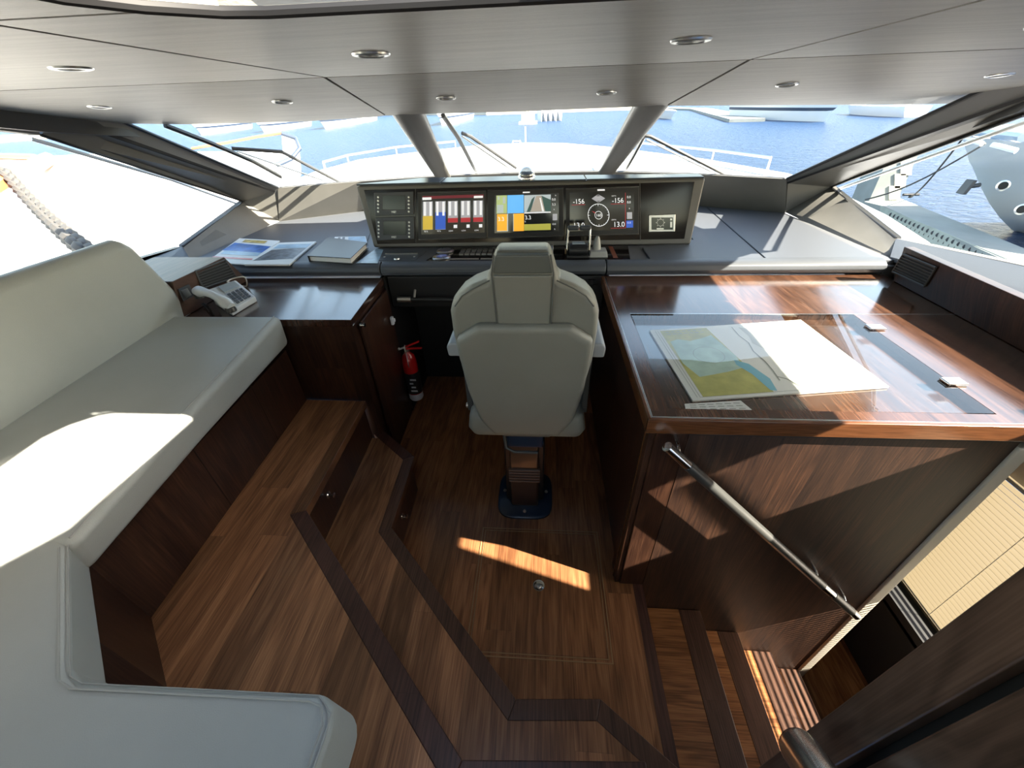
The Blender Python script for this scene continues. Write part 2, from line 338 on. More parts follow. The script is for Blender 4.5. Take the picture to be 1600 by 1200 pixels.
def stb_extra(b):
    # aft starboard side: raised sill and raked mullions between small side lights
    X, t = XS, .05
    def q(pts): b.loft([[(X, y, z) for y, z in pts], [(X + t, y, z) for y, z in pts]])
    q([(.86, .8), (.86, 1.455), (-3.4, 1.455), (-3.4, .8)])
    rk = lambda y, z: y - .158 * (z - 1.6)
    q([(rk(.558, 1.42), 1.42), (rk(.589, 1.42), 1.42), (rk(.589, 1.9), 1.9), (rk(.558, 1.9), 1.9)])
    q([(-1.0, 1.42), (.385, 1.42), (.385, 2.15), (-1.0, 2.15)])
side_wall('wall_right', XS, .05, STB_LO, STB_UP, stb_extra)
# dark liner between ceiling edge and window heads
lb = MB()
lb.slab([(-2.245, -3.4, 1.875), (-2.245, 1.6, 1.865), (-2.245, 2.0, 1.805), (-2.215, 2.31, 1.757), (-2.16, 2.34, 1.70), (-2.23, 1.955, 1.745), (-2.23, 1.75, 1.775), (-2.23, -3.4, 1.81)], (.03, 0, 0))
lb.slab([(1.97, 1.99, 1.85), (1.97, 2.0, 1.84), (1.97, 2.06, 1.83), (1.97, 2.34, 1.752), (1.97, 2.40, 1.60), (1.97, 2.136, 1.70), (1.97, 2.06, 1.79)], (.03, 0, 0))
struct(lb.build('trim_3', M_dgrey, loc=(0, 1, 1.8)))

# A-posts, both sides: an inner silver-grey liner, a black joint, an outer grey band
def apost(n, G0, G1, K0, K1, W0, W1, W2, D0, E0):
    G0, G1, K0, K1, W0, W1, W2, D0, E0 = map(Vector, (G0, G1, K0, K1, W0, W1, W2, D0, E0))
    out = Vector((1 if G0.x > 0 else -1, .25, .25)) * .03
    up = (G1 - G0) * 1.25 + G0; ku = (K1 - K0) * 1.12 + K0
    b = MB(); b.slab([G0, K0, ku, up], out); b.build_ = None
    t = struct(b.build('trim_%d' % n, M_post, loc=tuple(G0)))
    d = (G0 - K0).normalized()
    e = (up - ku).normalized()
    c = MB(); c.slab([K0 + d * .004, K0 - d * .012, ku - e * .020, ku + e * .006], -out * .25)
    struct(c.build('trim_%d' % (n + 1), M_black, loc=tuple(K0)))
    b = MB(); b.slab([K0 - d * .010, W0, W1, ku - e * .018], out)
    struct(b.build('trim_%d' % (n + 2), M_pillar, loc=tuple(W0)))
    b = MB(); b.loft([[K0, W0, D0], [K0 + out, W0 + out, D0 + out]]); b.loft([[W0, W2, E0, D0], [W0 + out, W2 + out, E0 + out, D0 + out]])
    struct(b.build('trim_%d' % (n + 3), M_side, loc=tuple(D0)))
    b = MB(); b.tube([G0, up], .009, 6); struct(b.build('trim_%d' % (n + 5), M_blackp, loc=tuple(G0)))
    # slim window seals
    b = MB(); b.tube([W1, W0, W2], .007, 6)
    struct(b.build('trim_%d' % (n + 4), M_blackp, loc=tuple(W0)))
apost(10, (1.655, 3.12, 1.312), (1.85, 2.343, 1.724), (1.675, 3.13, 1.288), (1.95, 2.126, 1.749), (2.0, 3.18, 1.245), (2.0, 2.136, 1.687), (2.0, 2.445, 1.10), (1.81, 3.28, 1.06), (1.86, 2.2, 1.03))
apost(20, (-2.01, 3.20, 1.312), (-2.15, 2.36, 1.742), (-2.04, 3.19, 1.29), (-2.2, 2.183, 1.747), (-2.25, 3.09, 1.239), (-2.25, 1.955, 1.735), (-2.25, 2.386, 1.115), (-2.135, 3.26, 1.06), (-2.16, 2.3, 1.03))
# bright metal outer frames just outside the side lights
for k, (X, U) in enumerate(((XS + .06, STB_UP), (XP - .06, PORT_UP))):
    b = MB(); b.tube([(X, y, z - .012) for y, z in U if y > 1.9], .010, 6); struct(b.build('trim_%d' % (30 + k), M_white, loc=(X, 2, 1.5)))
# sills
b = MB(); b.slab([(2.0, 2.445, 1.10), (2.0, 1.763, 1.179), (2.0, .86, 1.28), (1.80, .86, 1.19), (1.80, 1.7, 1.14), (1.86, 2.25, 1.06)], (0, 0, -.02)); struct(b.build('trim_40', M_dash, loc=(1.9, 1.6, 1.1)))
b = MB(); b.slab([(-2.25, 2.386, 1.115), (-2.25, 1.7, 1.165), (-2.25, -2.0, 1.22), (-1.98, -2, 1.14), (-2.02, 1.9, 1.12), (-2.16, 2.3, 1.06)], (0, 0, -.02)); struct(b.build('trim_41', M_dash, loc=(-2.1, 1.6, 1.1)))

# windshield: base curve, front wall below it, two mullions, three panes
BASE = [(-2.01, 3.20, 1.31), (-1.45, 3.42, 1.31), (-.83, 3.61, 1.31), (-.15, 3.68, 1.31), (.52, 3.645, 1.31), (1.10, 3.43, 1.31), (1.655, 3.12, 1.31)]
DB = [(-2.135, 3.26, 1.055), (-1.5, 3.62, 1.055), (-.83, 3.85, 1.055), (-.15, 3.9, 1.055), (.52, 3.87, 1.055), (1.2, 3.6, 1.055), (1.81, 3.28, 1.055)]
b = MB()
for i in range(6): b.loft([[BASE[i], BASE[i + 1], DB[i + 1], DB[i]], [Vector(p) + Vector((0, .05, 0)) for p in (BASE[i], BASE[i + 1], DB[i + 1], DB[i])]])
for e in (0, 6):
    sx = 1 if e else -1; A_, D_ = Vector(BASE[e]), Vector(DB[e]); o_ = Vector((sx * .22, .02, 0)); i_ = Vector((-sx * .02, .01, 0))
    b.loft([[A_ + i_, A_ + o_, D_ + o_, D_ + i_], [p + Vector((0, .05, 0)) for p in (A_ + i_, A_ + o_, D_ + o_, D_ + i_)]])
struct(b.build('wall_front', M_side, loc=(0, 3.6, 1.1)))
b = MB(); b.tube([Vector(p) + Vector((0, .03, -.008)) for p in BASE], .014, 8); struct(b.build('trim_42', M_dgrey, loc=(0, 3.6, 1.3)))
TOP = [(-2.17, 2.24, 1.80), (-1.40, 2.32, 1.85), (-.72, 2.30, 1.86), (-.1, 2.30, 1.87), (.56, 2.30, 1.86), (1.2, 2.32, 1.84), (1.88, 2.22, 1.79)]
for k, (i0, i1) in enumerate(((0, 2), (2, 4), (4, 6))):
    b = MB(); b.loft([[Vector(p) + Vector((0, .02, .0)) for p in BASE[i0:i1 + 1]], [Vector(p) + Vector((0, .02, .0)) for p in TOP[i0:i1 + 1]]], cap=False, close=False)
    struct(b.build('window_%d' % (k + 1), M_glass, loc=BASE[i0]))
for k, (X, U, Lo) in enumerate(((XS + .03, STB_UP, STB_LO), (XP - .03, PORT_UP, PORT_LO))):
    b = MB(); ya = .86 if k == 0 else -3.4
    poly = [(X, y, z) for y, z in Lo] + [(X, y, z) for y, z in reversed([u for u in U[1:] if u[0] >= ya])]
    if k == 0: poly = [(X, y, z) for y, z in Lo] + [(X, .86, 1.94)] + [(X, y, z) for y, z in reversed([u for u in U[1:] if u[0] >= ya])]
    b.add(poly, [tuple(range(len(poly)))]); struct(b.build('window_%d' % (k + 4), M_glass, loc=poly[1]))
for k, (c0, c1, r0, r1) in enumerate((((-.815, 3.60, 1.30), (-.685, 2.29, 1.83), .062, .088), ((.505, 3.63, 1.30), (.535, 2.28, 1.83), .062, .088))):
    b = MB(); c0, c1 = Vector(c0), Vector(c1); t = (c1 - c0).normalized(); sx = Vector((1, 0, 0)); sx = (sx - t * sx.dot(t)).normalized(); sy = t.cross(sx); rings = []
    for j in range(9):
        u = j / 8; r = r0 + (r1 - r0) * u; c = c0.lerp(c1, u)
        rings.append([c + sx * math.cos(q) * r + sy * math.sin(q) * r * .62 for q in [2 * math.pi * a / 20 for a in range(20)]])
    b.loft(rings); struct(b.build('trim_%d' % (50 + k), M_pillar, loc=tuple(c0)))

# ================================================================== FLOORS, STEPS, STAIRS
b = MB(); b.prism([(-1.9, .2), (.475, .2), (.475, 1.0), (1.9, 1.0), (1.9, 2.7), (-1.9, 2.7)], -.04, 0)
# narrow so that nothing hangs over the stairwell
b = MB(); b.prism([(-1.2, .2), (.432, .2), (.432, .985), (.40, .985), (.40, 2.62), (-1.2, 2.62)], -.05, 0)
floor = struct(b.build('floor', M_floor, loc=(0, 1, 0)))
b = MB(); b.prism([(.432, .2), (.476, .2), (.476, .985), (.432, .985)], -.05, .001); struct(b.build('trim_60', M_nose, loc=(.45, .6, 0)))
b = MB(); b.box(.43, .47, .2, .98, -.21, -.05); struct(b.build('trim_61', M_ven, loc=(.45, .6, -.1)))
# hatch with inlay line and lift ring
hx0, hx1, hy0, hy1 = -.272, .290, .655, 1.215
t = thing('floor_hatch', ((hx0 + hx1) / 2, (hy0 + hy1) / 2, 0), 'square walnut floor hatch outlined by a pale inlay line', 'floor hatch')
MB().box(hx0 + .008, hx1 - .008, hy0 + .008, hy1 - .008, .0005, .0022).build('hatch_panel', M_floor, t)
b = MB()
for o_, w_ in ((0, .004), (.014, .003)):
    a0, a1, c0, c1 = hx0 - .012 + o_, hx1 + .012 - o_, hy0 - .012 + o_, hy1 + .012 - o_
    b.box(a0, a1, c0, c0 + w_, .0005, .003); b.box(a0, a1, c1 - w_, c1, .0005, .003); b.box(a0, a0 + w_, c0 + w_, c1 - w_, .0005, .003); b.box(a1 - w_, a1, c0 + w_, c1 - w_, .0005, .003)
b.build('inlay', M_brass, t)
rc = pz(842, 915, .003); rg = MB().lathe([(.001, .001), (.019, .001), (.022, .003), (.026, .003), (.027, 0)], rc, (0, 0, 1), 28).build('lift_ring', M_chrome, t)
b = MB(); b.box(rc.x - .017, rc.x + .017, rc.y - .004, rc.y + .004, rc.z + .002, rc.z + .006); b.lathe([(.008, 0), (.008, .006), (.001, .007)], rc, (0, 0, 1), 16); b.build('ring_bar', M_steel, rg)
# raised steps
def inset_nosing(poly, i0, i1, w):
    """strips of width w inside the outline edges i0..i1"""
    P = [Vector((p[0], p[1])) for p in poly]; n = len(P); off = {}
    area = sum(P[i].x * P[(i + 1) % n].y - P[(i + 1) % n].x * P[i].y for i in range(n)); s = 1 if area > 0 else -1
    def nrm(i): e = (P[(i + 1) % n] - P[i]).normalized(); return Vector((-e.y, e.x)) * s
    out = []
    for i in range(i0, i1 + 2):
        k = i % n
        if i == i0: v = nrm(k) * w
        elif i == i1 + 1: v = nrm((k - 1) % n) * w
        else:
            a, c = nrm((k - 1) % n), nrm(k); m = (a + c); v = m * (w / (1 + a.dot(c)))
        out.append((P[k], P[k] + v))
    return out
def step(name, poly, i0, i1, z, zb, label, knobs, nm, nw=.055):
    c = (poly[i0][0], poly[i0][1], zb)
    t = thing(name, c, label, 'step')
    ns = inset_nosing(poly, i0, i1, nw)
    inner = [tuple(p[1]) for p in ns] + [poly[k % len(poly)] for k in range(i1 + 2, i0 + len(poly))]
    MB().prism(inner, z - .03, z).build('deck', M_step, t)
    for k_, ((a0, a1), (b0, b1)) in enumerate(zip(ns, ns[1:])):
        MB().prism([a0, b0, b1, a1], z - .038, z + .001).build('nosing', nm[k_], t, bevel=.003, seg=2)
    rs = inset_nosing(poly, i0, i1, .022)
    for (a0, a1), (b0, b1) in zip(rs, rs[1:]):
        e = (b1 - a1).normalized(); nn = (a1 - a0); nn = (nn - e * nn.dot(e)).normalized() * .015
        r = MB().prism([a1, b1, b1 + nn, a1 + nn], zb, z - .036).build('riser', M_ven, t)
    for k in knobs:
        kc = Vector(k); kn = MB().lathe([(.001, 0), (.016, 0), (.016, .004), (.008, .006), (.007, .018), (.011, .022), (.011, .028), (.001, .030)], kc, (1, 0, 0), 18).build('knob', M_chrome, t)
    return t
plat1 = [(-.915, 1.675), (-.668, 1.468), (-.652, 1.03), (-.062, .439), (.204, .454), (.425, .290), (.425, .05), (-1.1, .05), (-1.1, 1.60), (-.915, 1.60)]
step('lower_step', plat1, 0, 4, .26, 0.0, 'lower walnut step whose dark nosing zigzags round the floor hatch', [(-.671, 1.17, .15)], [M_nose, M_noseb, M_noseb, M_noseb, M_noseb])
plat2 = [(-.925, 1.612), (-.905, .919), (-.173, .239), (.262, .262), (.262, -.3), (-1.6, -.3), (-1.6, 1.612)]
step('upper_step', plat2, 0, 2, .52, .26, 'upper walnut step between the sofa base and the lower step', [(-.925, 1.08, .41)], [M_nosec, M_nose, M_nose])


M_bounce = mat('bounce_carpet', (.40, .34, .26), .9, var=.05, vscale=20); M_saloon = mat('saloon_panel', (.62, .50, .36), .6)
b = MB(); b.prism([(-2.1, -3.4), (2.0, -3.4), (2.0, -1.0), (.5, -1.0), (.5, -.55), (-2.1, -.55)], .46, .53); struct(b.build('trim_70', M_bounce, loc=(0, -2, .5)))  # unseen aft carpet, added to bounce warm sunlight onto ceiling and chair
b = MB(); b.box(-2.25, -1.1, -3.5, -3.42, .5, 1.88); b.box(1.1, 2.05, -3.5, -3.42, .5, 1.88); b.box(-2.3, 2.05, -3.5, -3.42, .5, .95); struct(b.build('wall_back', M_saloon, loc=(0, -3.5, 1)))
# stairs going down to the right
t = thing('staircase', (.6, .6, -1.0), 'short flight of walnut stairs descending right beneath the chart table', 'stairs')
for i, (x0, x1, z) in enumerate(((.476, .775, -.20), (.765, 1.005, -.40), (.995, 1.235, -.60), (1.225, 1.445, -.80))):
    tr = MB().box(x0, x1 - .10, .15, .962, z - .03, z).build('tread', M_tread, t)
    MB().box(x1 - .10, x1, .15, .962, z - .034, z + .001).build('nosing', M_noseb, tr, bevel=.003, seg=2)
    MB().box(x1 - .035, x1 - .018, .15, .962, z - .20, z - .034).build('riser', M_ven, t)
b = MB(); b.box(.40, 2.1, .10, 2.4, -1.06, -1.0); struct(b.build('floor_lower', M_floor, loc=(1.7, .7, -1)))
# bulkhead under the chart table, running down beside the stairs
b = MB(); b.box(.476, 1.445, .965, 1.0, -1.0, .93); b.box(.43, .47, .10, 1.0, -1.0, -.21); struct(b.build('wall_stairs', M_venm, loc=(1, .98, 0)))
b = MB(); b.box(.43, 2.1, .10, .145, -1.0, .50); q_ = MB(); q_.box(.44, .475, 1.01, 2.4, -1.0, -.06); struct(q_.build('wall_blocker', M_black, loc=(.45, 1.5, -1))); struct(b.build('wall_near', M_venm, loc=(1.2, .12, -1)))  # the black wall is unseen, added to stop sky light leaking in
b = MB(); b.prism([(1.445, .955), (1.495, .955), (1.51, .985), (1.495, 1.03), (1.445, 1.03)], -1.0, .90); struct(b.build('trim_62', M_cream, loc=(1.47, .98, -1), bevel=.008))
# lower cabin side: dark wall, ledge, blind, cream liner
b = MB(); b.box(1.915, 1.97, .1, 2.4, -1.0, -.50); b.box(1.915, 2.10, .1, 2.4, -.52, -.48); b.box(1.5, 2.1, 2.3, 2.4, -1.0, .9); b.box(2.05, 2.10, 1.345, 2.4, -.5, .9); struct(b.build('wall_lower', M_blackp, loc=(1.95, 1, -1)))
b = MB(); b.box(1.90, 2.10, .1, 2.4, -.478, -.43); struct(b.build('trim_63', M_black, loc=(2, 1, -.45)))
prof = [(2.08, .46), (1.98, .46), (1.88, .52), (1.76, .64), (1.64, .77), (1.53, .86), (1.49, .93), (1.56, .93), (1.80, .93), (2.08, .93)]
b = MB(); b.loft([[(x, .12, z) for x, z in prof], [(x, 1.34, z) for x, z in prof]])
struct(b.build('trim_64', M_cream, loc=(1.9, .7, .5), smooth=60))
t = thing('venetian_blind', (2.02, .75, -.43), 'cream venetian blind over the lower cabin window at right', 'window blind')
b = MB(); nsl = 34
for i in range(nsl):
    z = -.40 + i * .0262
    b.obb((2.02, .755, z), (.0122, 0, .0035), (0, .585, 0), Vector((-.0035, 0, .0122)).normalized() * .0007)
b.build('slats', M_blind, t)
MB().box(2.0, 2.04, .17, 1.34, -.425, -.408).build('bottom_rail', M_blind, t)
for yy in (.45, 1.10): MB().tube([(2.005, yy, -.41), (2.005, yy, .48)], .0016, 6).build('cord', M_cream, t)

# tall locker at the right, close to the camera
t = thing('tall_locker', (.62, -.15, .52), 'tall dark wood locker front at lower right, split by a black gap', 'cabinet')
MB().box(.52, .545, .209, .268, .0, 1.87).build('stile', M_panel, t, bevel=.003, seg=2)
MB().box(.52, .545, -.9, .192, .0, 1.87).build('door', M_panel, t, bevel=.003, seg=2)
MB().box(.545, .60, -.9, .262, .0, 1.87).build('carcass', M_black, t)
# grab rail
c0 = Vector((.45, .233, .895)); dirn = None
a = px(1240, 1157, .45); c_ = px(1298, 1240, .44)
t = thing('grab_rail', (.47, .1, .9), 'thick polished chrome grab rail with rounded end, bottom edge of photo', 'handrail')
dd = (c_ - a).normalized()
path = [a + dd * (i * .02) for i in range(12)]
MB().tube([a + dd * k for k in (.0, .002, .006, .012, .02, .1, .2, .35)], [.008, .018, .0245, .029, .031, .031, .031, .031], 24).build('rail', M_rail, t, smooth=60)
MB().tube([a + dd * .10, a + dd * .10 + Vector((.085, 0, 0))], .010, 12).build('bracket', M_chrome, t)

# ================================================================== SOFA SIDE
t = thing('sofa_base', (-1.6, .8, .52), 'dark wood panelled sofa base standing on the upper step', 'sofa base')
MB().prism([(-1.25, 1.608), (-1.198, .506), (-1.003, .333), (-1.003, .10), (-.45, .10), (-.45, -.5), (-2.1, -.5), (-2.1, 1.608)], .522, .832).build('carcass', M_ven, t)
for k in (0.28, 0.62):
    x = -1.25 + .052 * k; y = 1.608 - 1.1 * k
    MB().box(x - .002, x + .0015, y - .001, y + .001, .525, .85).build('joint', M_black, t)
# seat cushion
far, near = 1.618, .474
def cush(bl, tl): return [bl, tl]
b = MB()
rings = []
for (xf, y, zt, zb, xb, xo) in ((-1.205, 1.612, 1.020, .865, -1.745, -1.245), (-1.15, .97, .996, .855, -1.745, -1.21), (-1.100, .470, .972, .840, -1.745, -1.178)):
    rings.append([(xb, y, zb), (xo + .03, y, zb), (xf, y, zt), (xb, y, zt)])
b.loft(rings)
seat = tag(b.build('seat_cushion', M_sofa, loc=(-1.6, 1, .86), bevel=.028, seg=5), 'long cream leather seat cushion on the left side bench', 'cushion')
b = MB(); b.tube([(-1.215, 1.60, 1.0195), (-1.16, .97, .9955), (-1.11, .49, .9715)], .0022, 6)
pp_ = [(-1.231, 1.598, 1.020), (-1.177, .97, .9963), (-1.127, .49, .9725)]
MB().tube(pp_, .0022, 6).build('piping', M_pipe, seat)
# corner cushion (L-shaped)
b = MB()
L_t = [(-1.745, .500), (-1.165, .500), (-1.125, .478), (-.868, .238), (-.82, .215), (-.365, .228), (-.338, .195), (-.34, -.6), (-1.745, -.6)]
L_b = [(-1.745, .500), (-1.19, .500), (-1.165, .49), (-.885, .252), (-.84, .24), (-.345, .232), (-.325, .20), (-.33, -.6), (-1.745, -.6)]
b.loft([[(x, y, .835) for x, y in L_b], [(x, y, .968) for x, y in L_t]])
cc = tag(b.build('corner_cushion', M_sofa, loc=(-1.2, 0, .86), bevel=.02, seg=5), 'cream leather corner cushion filling the bottom left of the photo', 'cushion')
sm = [(-1.135, .468, .9665), (-.885, .236, .9675), (-.862, .216, .968), (-.83, .207, .968), (-.39, .214, .968), (-.365, .208, .968), (-.352, .185, .968), (-.352, -.4, .968)]
b = MB(); b.tube(sm, .0022, 6); b.tube([(x + .011, y + .009, z - .0035) for x, y, z in sm[:5]] + [(-.375, .222, .966), (-.345, .20, .966), (-.341, .17, .966), (-.341, -.4, .966)], .0015, 6); b.build('piping', M_pipe, cc)
# backrest cushion
b = MB()
pr = [(-1.738, .90), (-1.722, .985), (-1.705, 1.12), (-1.735, 1.36), (-1.775, 1.385), (-1.85, 1.36), (-1.88, .90)]
rings = []
for y, k in ((-1.2, 1), (1.565, 1), (1.60, .96), (1.675, .70), (1.70, .05)):
    rings.append([(x, y if z > 1.0 or y < 1.6 else y, .975 + (z - .975) * k) for x, z in pr])
b.loft([rings[0], rings[1]] + [[(x, 1.60 + (.102 if z < 1.0 else .085 * (1 - (z - .975) / .41)), z - (.02 if z > 1.3 else 0)) for x, z in pr]])
bc = tag(b.build('back_cushion', M_sofa, loc=(-1.8, .8, 1.0), bevel=.022, seg=5), 'long cream leather backrest cushion below the left side window', 'cushion')

# ---- cabinet left of the helm
t = thing('cabinet', (-1.3, 1.9, 0), 'dark wood cabinet with a blue-glinting top left of the helm seat', 'cabinet')
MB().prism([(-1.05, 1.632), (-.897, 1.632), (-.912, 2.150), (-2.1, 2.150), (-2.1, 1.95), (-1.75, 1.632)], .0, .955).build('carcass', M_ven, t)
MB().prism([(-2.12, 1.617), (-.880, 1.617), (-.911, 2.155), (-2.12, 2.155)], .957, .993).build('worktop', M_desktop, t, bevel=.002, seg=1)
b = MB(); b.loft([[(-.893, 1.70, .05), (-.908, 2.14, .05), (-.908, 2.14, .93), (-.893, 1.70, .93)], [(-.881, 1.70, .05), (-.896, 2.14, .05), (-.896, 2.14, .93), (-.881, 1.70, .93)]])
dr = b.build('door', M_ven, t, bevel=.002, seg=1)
MB().lathe([(.001, 0), (.015, 0), (.015, .003), (.007, .005), (.006, .015), (.011, .018), (.011, .023), (.001, .025)], px(563, 508, -.881), (1, 0, 0), 18).build('knob', M_chrome, dr)
lp = px(611, 501, -.885)
b = MB(); b.obb(lp + Vector((.008, 0, 0)), (.008, 0, 0), (0, .012, 0), (0, 0, .024)); b.obb(lp + Vector((.02, 0, .004)), (.006, 0, 0), (0, .006, 0), (0, 0, .010)); b.build('latch', M_whitep, t, bevel=.003)

# vent boxes either side: louvre set in a wooden face
def vent(name, frame_pts, label, parent_mat, body, n=6):
    """frame_pts: four corners of the grille, top edge first, counter-clockwise seen from inside"""
    a, b_, c, d = [Vector(p) for p in frame_pts]      # a top-left, b top-right, c bottom-right, d bottom-left
    ux = (b_ - a).normalized(); uz = (a - d); nn = ux.cross(uz).normalized()
    t = thing(name, tuple(body['base']), label, body['cat'])
    body['mb'].build('housing', parent_mat, t, bevel=.003, seg=2)
    MB().slab([a + nn * .001, b_ + nn * .001, c + nn * .001, d + nn * .001], nn * .002).build('duct', M_black, t)
    f = MB(); w = .008
    def bar(p, q, r): f.tube([p + nn * .004, q + nn * .004], r, 6)
    bar(a, b_, .005); bar(b_, c, .005); bar(c, d, .005); bar(d, a, .005); gr = f.build('grille_frame', M_dgrey, t)
    s_ = MB()
    for i in range(1, n + 1):
        u = i / (n + 1); p = a.lerp(d, u); q = b_.lerp(c, u); s_.obb((p + q) / 2 + nn * .004, (q - p) / 2, uz.normalized() * .0021, nn * .004)
    s_.build('louvres', M_dgrey, gr)
    return t
mb = MB(); mb.loft([[(-1.72, 1.64, .994), (-1.70, 2.12, .994), (-1.69, 2.01, 1.165), (-1.70, 1.66, 1.165)], [(-2.1, 1.64, .994), (-2.12, 2.14, .994), (-2.1, 2.02, 1.165), (-2.1, 1.66, 1.165)]])
fc = lambda x, y: pp(x, y, (-1.696, 1.9, 1.1), Vector((1, -.03, .04)).normalized())
vent('vent_box', [fc(304, 424), fc(350, 406), fc(368, 433), fc(316, 450)], 'low dark wood box with louvre vent behind the desk telephone', M_boxv, {'base': (-1.8, 1.8, .994), 'cat': 'vent', 'mb': mb}, 6)
# wall socket left of the vent
b = MB(); q = [fc(277, 452), fc(294, 444), fc(303, 462), fc(286, 471)]; b.slab(q, (.006, 0, 0)); t = b.build('switch_plate', M_mon, loc=tuple(q[0]), bevel=.002); tag(t, 'small dark switch plate on the box left of the louvre', 'switch')
q = [fc(281, 454), fc(290, 450), fc(297, 461), fc(288, 466)]; q = [p + Vector((.006, 0, 0)) for p in q]; MB().slab(q, (.003, 0, 0)).build('rocker', M_steel, t)
mb = MB(); mb.loft([[(1.79, 2.075, .994), (1.755, .75, .994), (1.735, .75, 1.15), (1.75, 2.07, 1.168)], [(1.86, 2.075, .994), (1.86, .75, .994), (1.79, .75, 1.15), (1.795, 2.07, 1.168)]])
fr_ = lambda x, y: pp(x, y, (1.768, 2.07, 1.081), Vector((-1, .02, -.23)).normalized())
t = vent('vent_board', [fr_(1413, 397), fr_(1464, 418), fr_(1446, 447), fr_(1396, 424)], 'dark wood upstand with louvre vent along the right side of the chart table', M_ven, {'base': (1.77, 1.9, .994), 'cat': 'vent', 'mb': mb}, 6)

# ---- telephone on the cabinet
t = thing('telephone', (-1.66, 1.86, .993), 'silver grey corded desk telephone on the left cabinet', 'telephone')
ux = (pz(400, 465, 1.0) - pz(345, 440, 1.0)); ux.z = 0; ux.normalize()      # along the far edge
o_ = pz(350, 470, 1.03); uy = Vector((-ux.y, ux.x, 0))
def phq(pts, z0f, z1f): return None
pA, pB, pC, pD = pz(325, 452, 1.078), pz(368, 437, 1.080), pz(399, 463, 1.022), pz(360, 486, 1.022)
b = MB(); b.loft([[Vector((p.x, p.y, .994)) for p in (pA, pB, pC, pD)], [pA, pB, pC, pD]]); body = b.build('body', M_whitep, t, bevel=.006)
def on(u, v, h=.001):     # u across from handset side to right, v from back to front
    p = pA.lerp(pB, u).lerp(pD.lerp(pC, u), v); return p + Vector((0, 0, h))
MB().slab([on(.32, .06), on(.90, .06), on(.90, .36), on(.32, .36)], (0, 0, .004)).build('display', M_wglass, t)
kb = MB()
for r in range(5):
    for c in range(4): kb.slab([on(.34 + c * .15, .46 + r * .10), on(.44 + c * .15, .46 + r * .10), on(.44 + c * .15, .52 + r * .10), on(.34 + c * .15, .52 + r * .10)], (0, 0, .004))
kb.build('keys', M_mon, t)
h0, h1 = pz(306, 455, 1.100), pz(362, 480, 1.062); hm = (h0 + h1) / 2 + Vector((0, 0, .022))
b = MB(); pth = [h0 + (h1 - h0) * (k / 8) + Vector((0, 0, .024 * math.sin(math.pi * k / 8))) for k in range(9)]
b.tube(pth, [.018, .026, .021, .018, .017, .018, .021, .027, .020], 14); b.build('handset', M_whitep, t, smooth=60)
cu = MB().lathe([(.02, 0), (.024, -.012), (.024, -.03), (.001, -.032)], h0 + Vector((.01, 0, 0)), (0, 0, 1), 14).build('handset_cup', M_blackp, t); cu = MB().lathe([(.02, 0), (.024, -.01), (.024, -.02), (.001, -.022)], h1 + Vector((-.01, .0, 0)), (0, 0, 1), 14); cu.build('handset_cup', M_blackp, t)
cd = MB(); P = [pz(366, 440, 1.0), pz(355, 441, 1.06), pz(362, 436, 1.07), pz(382, 433, 1.07), pz(385, 447, .998), pz(372, 445, .998)]
def smooth(P, n=8):
    out = []
    for i in range(len(P) - 1):
        p0, p1, p2, p3 = P[max(i - 1, 0)], P[i], P[i + 1], P[min(i + 2, len(P) - 1)]
        for k in range(n):
            u = k / n; out.append(.5 * ((2 * p1) + (p2 - p0) * u + (2 * p0 - 5 * p1 + 4 * p2 - p3) * u * u + (3 * p1 - p0 - 3 * p2 + p3) * u ** 3))
    return out + [P[-1]]
cd.tube(smooth([Vector(p) for p in P]), .0032, 8); cd.build('phone_cable', M_paper, t)
b = MB(); c = []
for k in range(90):
    a = k / 90; p = pz(300, 470, 1.0).lerp(pz(330, 490, 1.0), a); c.append(p + Vector((math.cos(k * 1.2) * .008, math.sin(k * 1.2) * .008 + .02 * math.sin(a * 3), .008)))
b.tube(c, .002, 5); b.build('coiled_cord', M_blackp, t)

# ================================================================== HELM CONSOLE
t = thing('helm_console', (0, 2.4, 0), 'dark blue-grey leather helm console spanning under the windshield', 'console')
dp = [(-2.16, 2.21), (-2.135, 3.26), (-1.5, 3.62), (-.83, 3.85), (-.15, 3.9), (.52, 3.87), (1.2, 3.6), (1.81, 3.28), (1.86, 2.21)]
MB().prism(dp, 1.02, 1.055).build('dash_top', M_dashr, t)
# separate padded panels on the dash
def pan(pts): return MB().prism(pts, 1.055, 1.0625).build('dash_panel', M_dash, t, bevel=.003, seg=2)
pan([(.60, 2.215), (1.205, 2.215), (1.05, 3.62), (.92, 3.70), (.60, 3.0)][:2] + [(1.30, 3.50), (1.0, 3.66), (.94, 2.60), (.60, 2.45)])
pan([(1.215, 2.215), (1.78, 2.215), (1.78, 3.26), (1.31, 3.50)])
pan([(-1.09, 2.215), (-1.13, 2.50), (-1.42, 3.60), (-2.11, 3.22), (-2.12, 2.215)])
R0, RZ = .040, 1.026
for x0, x1 in ((-2.05, -.922), (-.916, .352), (.358, 1.80)):
    prof = [(2.245, .993), (2.195, .988), (2.168, 1.003), (2.158, 1.024), (2.165, 1.046), (2.185, 1.060), (2.215, 1.066), (2.245, 1.062)]
    b = MB(); b.loft([[(x0, y, z) for y, z in prof], [(x0 + .004, y, z) for y, z in prof], [(x1 - .004, y, z) for y, z in prof], [(x1, y, z) for y, z in prof]])
    b.build('padded_roll', M_pad, t, bevel=.006, seg=2, smooth=60)
MB().box(-.90, .355, 2.19, 2.225, .80, .986).build('fascia', M_blackp, t, bevel=.006, seg=2)
